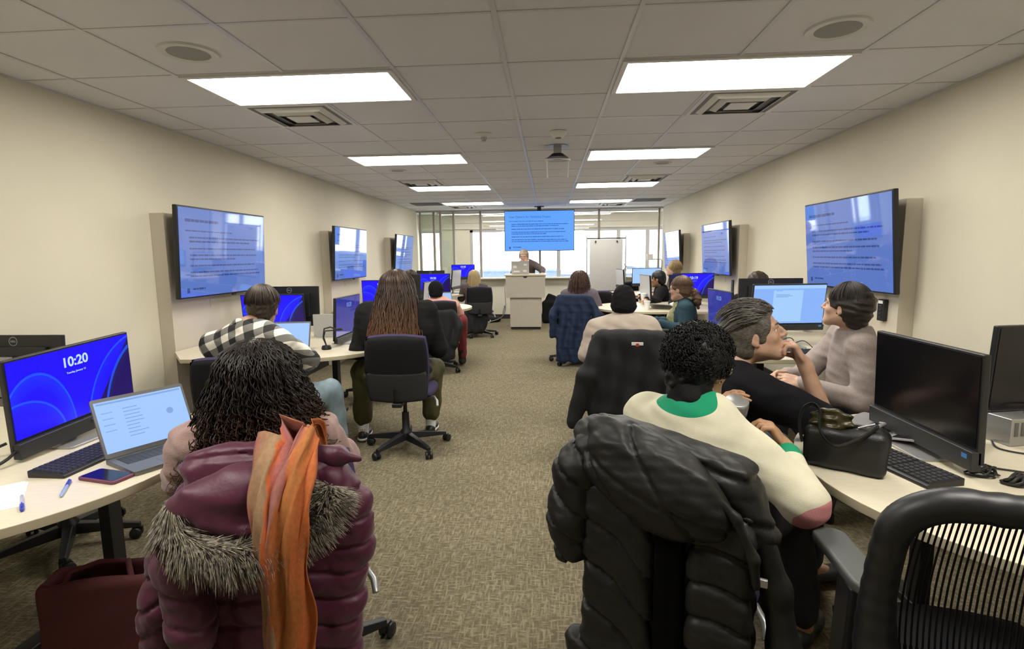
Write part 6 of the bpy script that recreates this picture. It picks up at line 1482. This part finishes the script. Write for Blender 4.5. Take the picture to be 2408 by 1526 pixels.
# ---- handbag on the right front table
t = thing('handbag', 'open black leather handbag standing on the right front table', 'handbag', (0.955, 1.745, TZ), -0.62); t.scale = (0.86, 0.86, 0.80)
M['leather'] = mat('black_leather', (0.010, 0.010, 0.010), 0.42, bump=0.2, bscale=220, spec=0.45)
v = Vol((-0.20, -0.12, -0.01), (0.20, 0.12, 0.24), 0.005); v.box((0, 0, 0.085), (0.27, 0.115, 0.168), 0.028, 0.02); v.box((0.06, 0, 0.135), (0.14, 0.085, 0.10), 0.03, 0.03); v.ell((-0.03, 0, 0.185), (0.095, 0.030, 0.040), 0.012, 'sub'); v.plane((0, 0, 0.001), (0, 0, -1), 0.003); v.disp(wavy(3, 0.002, 30))
g_ = link('bag_body', v.mesh('bag_body'), M['leather'], t)
mb = MB()
pts = [(-0.135, -0.05, 0.10), (-0.150, -0.045, 0.17), (-0.145, -0.02, 0.225), (-0.115, 0.0, 0.245), (-0.085, -0.02, 0.225), (-0.075, -0.06, 0.155), (-0.02, -0.085, 0.115), (0.05, -0.075, 0.155), (0.10, -0.035, 0.205)]
mb.tube(smooth_path(pts), 0.020, 12, flat=0.22); mb.build('shoulder_strap', M['leather'], t, smooth=True)
mb = MB(); mb.tube([(0.10, -0.035, 0.205), (0.115, 0.0, 0.21), (0.10, 0.035, 0.20)], 0.006, 10); mb.tube([(0.04, -0.03, 0.185), (0.09, -0.02, 0.208)], 0.004, 8); mb.build('metal_hardware', M['silver'], t, smooth=True)
v = Vol((-0.16, -0.07, 0.10), (0.12, 0.07, 0.26), 0.005); v.ell((-0.05, 0.0, 0.19), (0.075, 0.022, 0.05), 0.01); v.disp(wavy(9, 0.006, 90)); link('inner_pouch', v.mesh('inner_pouch'), mat('olive_gold_pouch', (0.045, 0.038, 0.014), 0.35, metal=0.3), t)

# glass jar held by the person in cream
M['jarglass'] = mat('jar_glass', (0.75, 0.78, 0.78), 0.08, trans=0.85)
t = thing('glass_jar', 'small glass jar with metal lid held up in front of the cream sweater', 'jar', (0.635, 1.84, 0.885), 0)
mb = MB(); mb.lathe([(0.0, 0.0), (0.036, 0.0), (0.040, 0.006), (0.040, 0.045), (0.036, 0.052), (0.034, 0.052), (0.037, 0.044), (0.037, 0.008), (0.0, 0.005)], 32, mt=Matrix.Rotation(0.35, 4, 'X')); mb.build('glass_body', M['jarglass'], t, smooth=True)
mb = MB(); mb.lathe([(0.0, 0.058), (0.036, 0.058), (0.0385, 0.056), (0.0385, 0.046)], 32, mt=Matrix.Rotation(0.35, 4, 'X')); mb.build('lid', M['silver'], t, smooth=True)

# ---- things on the bottom left table
t = thing('smartphone', 'smartphone in a plum coloured case lying on the bottom left table', 'phone', (-1.43, 1.582, TZ), -0.22)
mb = MB(); mb.prism(rrect(0.155, 0.080, 0.012, 5), 0, 0.011); mb.build('case', mat('plum_phone_case', (0.16, 0.045, 0.08), 0.5), t, bevel=0.003)
mb = MB(); mb.prism(rrect(0.142, 0.068, 0.008, 5), 0.011, 0.0116); mb.build('glass_front', M['screen_off'], t)
def pen(x0, y0, x1, y1, col, label):
    d = math.atan2(y1 - y0, x1 - x0); t = thing('pen', label, 'pen', ((x0 + x1) / 2, (y0 + y1) / 2, TZ + 0.0055), d, 'blue ballpoint pens')
    A = Matrix.Rotation(PI / 2, 4, 'Y'); mb = MB(); mb.lathe([(0.001, -0.07), (0.0045, -0.058), (0.0048, 0.03), (0.0045, 0.032)], 12, mt=A); mb.build('barrel', mat('pen_barrel', col, 0.25), t, smooth=True)
    mb = MB(); mb.lathe([(0.0055, 0.022), (0.0055, 0.062), (0.004, 0.068), (0, 0.068)], 12, mt=A); mb.box((0.04, 0, 0.007), (0.04, 0.003, 0.002)); mb.build('cap', mat('pen_cap', (0.03, 0.05, 0.45), 0.35), t, smooth=True)
pen(-1.448, 1.433, -1.525, 1.548, (0.25, 0.33, 0.62), 'blue translucent pen near the smartphone')
pen(-1.577, 1.439, -1.48, 1.345, (0.45, 0.45, 0.62), 'blue capped pen beside the white paper')
mb = MB(); mb.box((-1.70, 1.36, TZ + 0.001), (0.30, 0.216, 0.002), 0.72); mb.box((-1.705, 1.365, TZ + 0.0025), (0.29, 0.212, 0.001), 0.76); tag(mb.build('paper_sheets', M['paper']), 'white sheets of paper at the left picture edge', 'paper')
cable([(-1.95, 1.75, TZ + 0.05), (-2.02, 1.68, TZ + 0.01), (-1.93, 1.60, TZ + 0.004), (-1.85, 1.66, TZ + 0.03), (-1.93, 1.90, TZ + 0.12), (-2.05, 2.05, TZ + 0.10)], 0.0055, 'thick black monitor cable looping at the left edge')
cable([(-2.05, 1.55, TZ + 0.004), (-1.93, 1.52, TZ + 0.004), (-1.88, 1.56, TZ + 0.004), (-2.02, 1.64, TZ + 0.004)], 0.003, 'thin black cord looping near the paper')
cable([(-1.83, 1.98, TZ + 0.07), (-1.75, 2.05, TZ + 0.01), (-1.62, 2.10, TZ + 0.004), (-1.60, 2.0, TZ + 0.01), (-1.70, 2.02, TZ + 0.006)], 0.004, 'black cord between monitor and laptop')

# ---- right front table
def coil(x, y, z, r, n, rad, label):
    K = random.Random(int(x * 1000)); pts = []
    for i in range(n * 14):
        a = i / 14 * 2 * PI; pts.append((x + r * (1 + 0.25 * math.sin(i * .7)) * math.cos(a), y + r * 0.55 * math.sin(a) + 0.01 * math.sin(i), z + rad + 0.018 * (1 + math.sin(a * 0.5 + i * .3)) * 0.7))
    mb = MB(); mb.tube(pts, rad, 7); return tag(mb.build('cable_bundle', M['cable'], smooth=True), label, 'cable')
coil(1.345, 1.70, TZ, 0.035, 5, 0.003, 'black cable bundle behind the switched off monitor')
coil(1.39, 1.63, TZ, 0.028, 4, 0.0045, 'thick tangled cable knot above the mesh armchair')
cable([(1.34, 1.74, 0.80), (1.33, 1.72, TZ + 0.02), (1.42, 1.75, TZ + 0.005), (1.60, 1.66, TZ + 0.005), (1.85, 1.55, TZ + 0.005)], 0.003, 'black cord running right from the cable bundle')
cable([(1.50, 2.30, TZ + 0.02), (1.62, 2.10, TZ + 0.03), (1.75, 2.05, TZ + 0.10), (1.88, 2.12, 0.85)], 0.003, 'thin cord in front of the far right monitor')
cable([(1.62, 2.02, TZ + 0.004), (1.58, 1.93, TZ + 0.004), (1.66, 1.87, TZ + 0.004), (1.78, 1.88, TZ + 0.004), (1.9, 1.8, TZ + 0.004)], 0.003, 'thin cord looping in front of the vented stand')
t = thing('computer_mouse', 'black mouse behind the switched off monitor on the right', 'mouse', (1.70, 2.26, TZ), 0.4)
v = Vol((-0.06, -0.06, -0.01), (0.06, 0.06, 0.05), 0.004); v.ell((0, 0, 0.006), (0.032, 0.052, 0.030), 0.01); v.plane((0, 0, 0.001), (0, 0, -1), 0.002); link('shell', v.mesh('shell'), M['black'], t)
t = thing('docking_unit', 'grey vented dock standing under the far right monitor', 'dock', (1.70, 2.02, TZ), 0.2)
mb = MB(); mb.box((0, 0, 0.05), (0.15, 0.09, 0.10)); mb.build('case', M['silver'], t, bevel=0.004)
for i in range(5):
    mb = MB(); mb.box((-0.055 + i * 0.0275, -0.046, 0.062), (0.014, 0.003, 0.05)); mb.build('vent_slot', M['laptop_body'], t)

# ---- second row odds and ends
t = thing('water_bottle', 'pale green water bottle with grey cap on the plaid shirt table', 'bottle', (-2.26, 3.72, TZ))
mb = MB(); mb.lathe([(0.0, 0.0), (0.036, 0.0), (0.038, 0.01), (0.038, 0.155), (0.034, 0.165)], 28); mb.build('body', mat('pale_green_bottle', (0.36, 0.42, 0.32), 0.4), t, smooth=True)
mb = MB(); mb.lathe([(0.037, 0.158), (0.037, 0.185), (0.028, 0.20), (0.0, 0.205)], 28); mb.tube([(-0.02, 0, 0.20), (-0.01, 0, 0.222), (0.02, 0, 0.222), (0.03, 0, 0.19)], 0.006, 8); mb.build('cap', mat('grey_bottle_cap', (0.16, 0.18, 0.18), 0.5), t, smooth=True)
t = thing('waste_bin', 'dark round waste bin with a liner rim by the nearest left panel', 'bin', (-2.44, 3.80, 0))
mb = MB(); mb.lathe([(0.0, 0.0), (0.115, 0.0), (0.155, 0.40), (0.150, 0.40), (0.112, 0.01), (0, 0.01)], 32); mb.build('bucket', mat('dark_blue_green_plastic', (0.012, 0.03, 0.038), 0.4), t, smooth=True)
mb = MB(); mb.lathe([(0.158, 0.36), (0.163, 0.385), (0.160, 0.408), (0.148, 0.405), (0.144, 0.34)], 32); mb.build('liner', mat('grey_bin_liner', (0.25, 0.27, 0.27), 0.3), t, smooth=True)
t = thing('cable_cubby', 'black desk puck with looped cable beside the oblique monitor', 'hub', (-1.70, 3.985, TZ))
mb = MB(); mb.lathe([(0.0, 0.0), (0.036, 0.0), (0.038, 0.012), (0.030, 0.03), (0, 0.034)], 24); mb.build('puck', M['black'], t, smooth=True)
mb = MB(); mb.tube([(0, 0, 0.03), (-0.02, 0.0, 0.10), (-0.01, 0.0, 0.16), (0.03, 0.02, 0.17), (0.06, 0.05, 0.15), (0.10, 0.07, 0.15)], 0.006, 8); mb.tube([(0, 0, 0.03), (-0.03, 0.02, 0.08), (-0.01, 0.02, 0.14), (0.10, 0.09, 0.14)], 0.005, 8); mb.build('looped_cable', M['cable'], t, smooth=True)
t = thing('table_divider', 'small grey panel standing behind the oblique monitor', 'panel', (-1.96, 4.66, TZ), 0.12)
mb = MB(); mb.box((0, 0, 0.10), (0.26, 0.014, 0.20)); mb.box((0, 0, 0.004), (0.20, 0.08, 0.008)); mb.build('panel', M['lightgrey'], t, bevel=0.003)
cable([(1.60, 3.85, TZ + 0.005), (1.66, 3.92, TZ + 0.07), (1.72, 3.9, TZ + 0.09), (1.76, 3.86, TZ + 0.01), (1.9, 3.8, TZ + 0.005)], 0.0035, 'thin cord looping beside the document monitor')
cable([(1.55, 3.9, TZ + 0.004), (1.68, 3.82, TZ + 0.06), (1.78, 3.84, TZ + 0.08), (1.84, 3.78, TZ + 0.01)], 0.003, 'second thin cord loop beside the document monitor')
mb = MB(); mb.box((1.18, 3.78, TZ + 0.002), (0.22, 0.30, 0.004), 0.3); mb.box((1.17, 3.77, TZ + 0.006), (0.21, 0.29, 0.003), 0.5); tag(mb.build('paper_sheets', M['paper']), 'white papers on the table beside the black curls', 'paper')

# ---- burgundy tote on the floor bottom left
t = thing('tote_bag', 'burgundy tote bag with gold trim on the floor at the bottom left', 'bag', (-1.40, 1.50, 0), 0.25)
M['burgundy'] = mat('burgundy_felt', (0.065, 0.008, 0.010), 0.8, bump=0.3, bscale=200)
v = Vol((-0.25, -0.14, -0.01), (0.25, 0.14, 0.48), 0.007); v.box((0, 0, 0.235), (0.34, 0.14, 0.47), 0.03, 0.02); v.box((0, 0, 0.44), (0.28, 0.075, 0.16), 0.02, 0.02, 'sub'); v.plane((0, 0, 0.001), (0, 0, -1), 0.003); v.disp(wavy(4, 0.004, 22)); link('bag_body', v.mesh('bag_body'), M['burgundy'], t)
M['gold'] = mat('gold_trim', (0.45, 0.30, 0.10), 0.35, metal=0.6)
mb = MB(); mb.box((0.02, -0.074, 0.22), (0.05, 0.006, 0.012)); mb.build('gold_bar', M['gold'], t, bevel=0.002)
mb = MB(); mb.box((0.02, -0.073, 0.155), (0.24, 0.005, 0.006)); mb.build('gold_piping', M['gold'], t)
mb = MB(); mb.prism(rrect(0.24, 0.15, 0.02, 4), 0, 0.006, Matrix.Translation((0.02, -0.070, 0.078)) @ Matrix.Rotation(PI / 2, 4, 'X')); mb.build('front_pocket', mat('dark_red_leather', (0.11, 0.004, 0.008), 0.4), t)
mb = MB(); mb.tube([(-0.09, -0.05, 0.44), (-0.09, -0.01, 0.475), (-0.02, 0.02, 0.485), (0.06, 0.02, 0.48), (0.09, -0.03, 0.44)], 0.009, 8); mb.build('handle', M['burgundy'], t, smooth=True)

# ---- middle distance table things
def cup(x, y, label, h=0.11, z=TZ, tilt=None, group='white paper cups'):
    t = thing('paper_cup', label, 'cup', (x, y, z), 0, group)
    if tilt: t.rotation_euler = tilt
    mb = MB(); mb.lathe([(0.0, 0.0), (0.027, 0.0), (0.039, h - 0.012)], 24); mb.build('cup_body', M['paper'], t, smooth=True)
    mb = MB(); mb.lathe([(0.041, h - 0.014), (0.042, h - 0.006), (0.037, h), (0.0, h)], 24); mb.build('lid', M['white'], t, smooth=True)
cup(1.24, 6.86, 'white paper cup in front on the table beyond the black knit beanie')
cup(1.33, 7.62, 'taller pale cup beside the oblique pale monitor', 0.15)
cup(-1.93, 9.55, 'white paper cup left of the blonde hair on the left table')
cup(1.55, 6.95, 'white cup lying on its side near the clasped hands', 0.14, TZ + 0.04, (0.2, 1.35, 0.6))
mb = MB(); mb.box((1.10, 7.05, TZ + 0.002), (0.22, 0.30, 0.004), 0.2); tag(mb.build('paper_sheets', M['paper']), 'white sheets behind the cups on the right middle table', 'paper')
mb = MB(); mb.box((0.98, 6.85, TZ + 0.06), (0.10, 0.012, 0.12), -0.3); tag(mb.build('folded_card', M['white'], bevel=0.002), 'small white folded card left of the black knit beanie', 'card')
mb = MB(); mb.prism(rrect(0.15, 0.09, 0.02, 4), 0, 0.025, Matrix.Translation((1.06, 9.55, TZ))); tag(mb.build('pouch', M['jacket'], bevel=0.004), 'dark flat pouch on the farthest right table', 'pouch')
t = thing('paper_plate', 'white round plate on the tip of the left middle table', 'plate', (-1.23, 6.98, TZ))
mb = MB(); mb.lathe([(0.0, 0.003), (0.07, 0.003), (0.105, 0.014), (0.107, 0.012), (0.07, 0.0), (0.0, 0.0)], 32); mb.build('plate', M['paper'], t, smooth=True)
laptop(1.13, 5.60, 1.35, 'grey laptop under the clasped hands of the ponytailed person', 'laptop_body', 'screen_off', detail=False, ang=2.9, z=0.665)
laptop(1.52, 7.10, 2.6, 'flat silver laptop behind the tipped cup', 'laptop_silver', 'pale_screen', detail=False, ang=2.9)
t = thing('backpack', 'dark backpack lying on the floor under the end windows', 'bag', (-1.35, 11.5, 0), 0.2)
v = Vol((-0.4, -0.2, -0.01), (0.4, 0.2, 0.3), 0.01); v.ell((0, 0, 0.07), (0.22, 0.12, 0.09), 0.04); v.ell((0.2, 0.02, 0.06), (0.14, 0.09, 0.07), 0.04); v.plane((0, 0, 0.001), (0, 0, -1), 0.003); link('bag_body', v.mesh('bag_body'), M['jacket'], t)
mb = MB(); mb.tube([(-0.1, -0.10, 0.06), (-0.05, -0.16, 0.02), (0.08, -0.15, 0.015), (0.1, -0.08, 0.08)], 0.012, 8); mb.build('strap', M['lightgrey'], t, smooth=True)
# perimeter strip light over the window zone
t = thing('linear_light', 'slim strip light along the ceiling behind the glazed screen', 'light', (0.0, 12.78, H))
mb = MB(); mb.box((0, 0, -0.02), (5.2, 0.09, 0.05)); mb.build('body', M['troffer'], t)
mb = MB(); mb.box((0, 0, -0.047), (5.1, 0.07, 0.006)); mb.build('diffuser', M['diffuser'], t)
# stickers on the podium laptop lid
_l = [o for o in bpy.data.objects if o.get('label') == 'grey laptop with pale stickers on top of the podium'][0]
_lid = [c for c in _l.children if c.name.startswith('lid')][0]
for sx, sz, w_, h_ in ((-0.10, 0.17, 0.06, 0.035), (0.10, 0.13, 0.07, 0.05), (-0.09, 0.05, 0.07, 0.03), (0.07, 0.04, 0.12, 0.03)):
    mb = MB(); mb.box((sx, 0.0005, sz), (w_, 0.001, h_)); so = mb.build('sticker', M['paper'], _lid); so.matrix_local = Matrix.Translation((0, 0.24 / 2 - 0.004, 0.014)) @ Matrix.Rotation(-(1.75 - PI / 2), 4, 'X')
# small things on the window ledge: bracket arm and fastener
t = thing('camera_arm', 'small white camera on a thin bent arm in front of the right window', 'camera', (2.23, 12.10, 0.9325))
mb = MB(); mb.box((-0.0, 0, 0.42), (0.13, 0.05, 0.13)); mb.build('camera_head', M['white'], t, bevel=0.01)
mb = MB(); mb.tube([(0.06, 0, 0.37), (0.24, 0, 0.37), (0.26, 0, 0.34), (0.26, 0, 0.0)], 0.012, 10); mb.build('arm', M['mullion'], t, smooth=True)
t = thing('desk_figurine', 'small pale bird like figurine on the ledge left of the plain blue screen', 'figurine', (1.66, 12.10, 0.9325))
v = Vol((-0.15, -0.06, -0.01), (0.15, 0.06, 0.32), 0.007); v.path([(-0.07, 0, 0.02), (-0.02, 0, 0.10), (0.03, 0, 0.14), (0.05, 0, 0.22)], [0.012, 0.035, 0.03, 0.018], 0.02); v.cone((0.05, 0, 0.22), (0.02, 0, 0.28), 0.022, 0.012, 0.01); v.cone((0.0, 0, 0.11), (-0.10, 0, 0.08), 0.02, 0.008, 0.02); v.cone((0.03, 0, 0.12), (0.04, 0, 0.0), 0.014, 0.012, 0.01); link('figure', v.mesh('figure'), M['panel'], t)
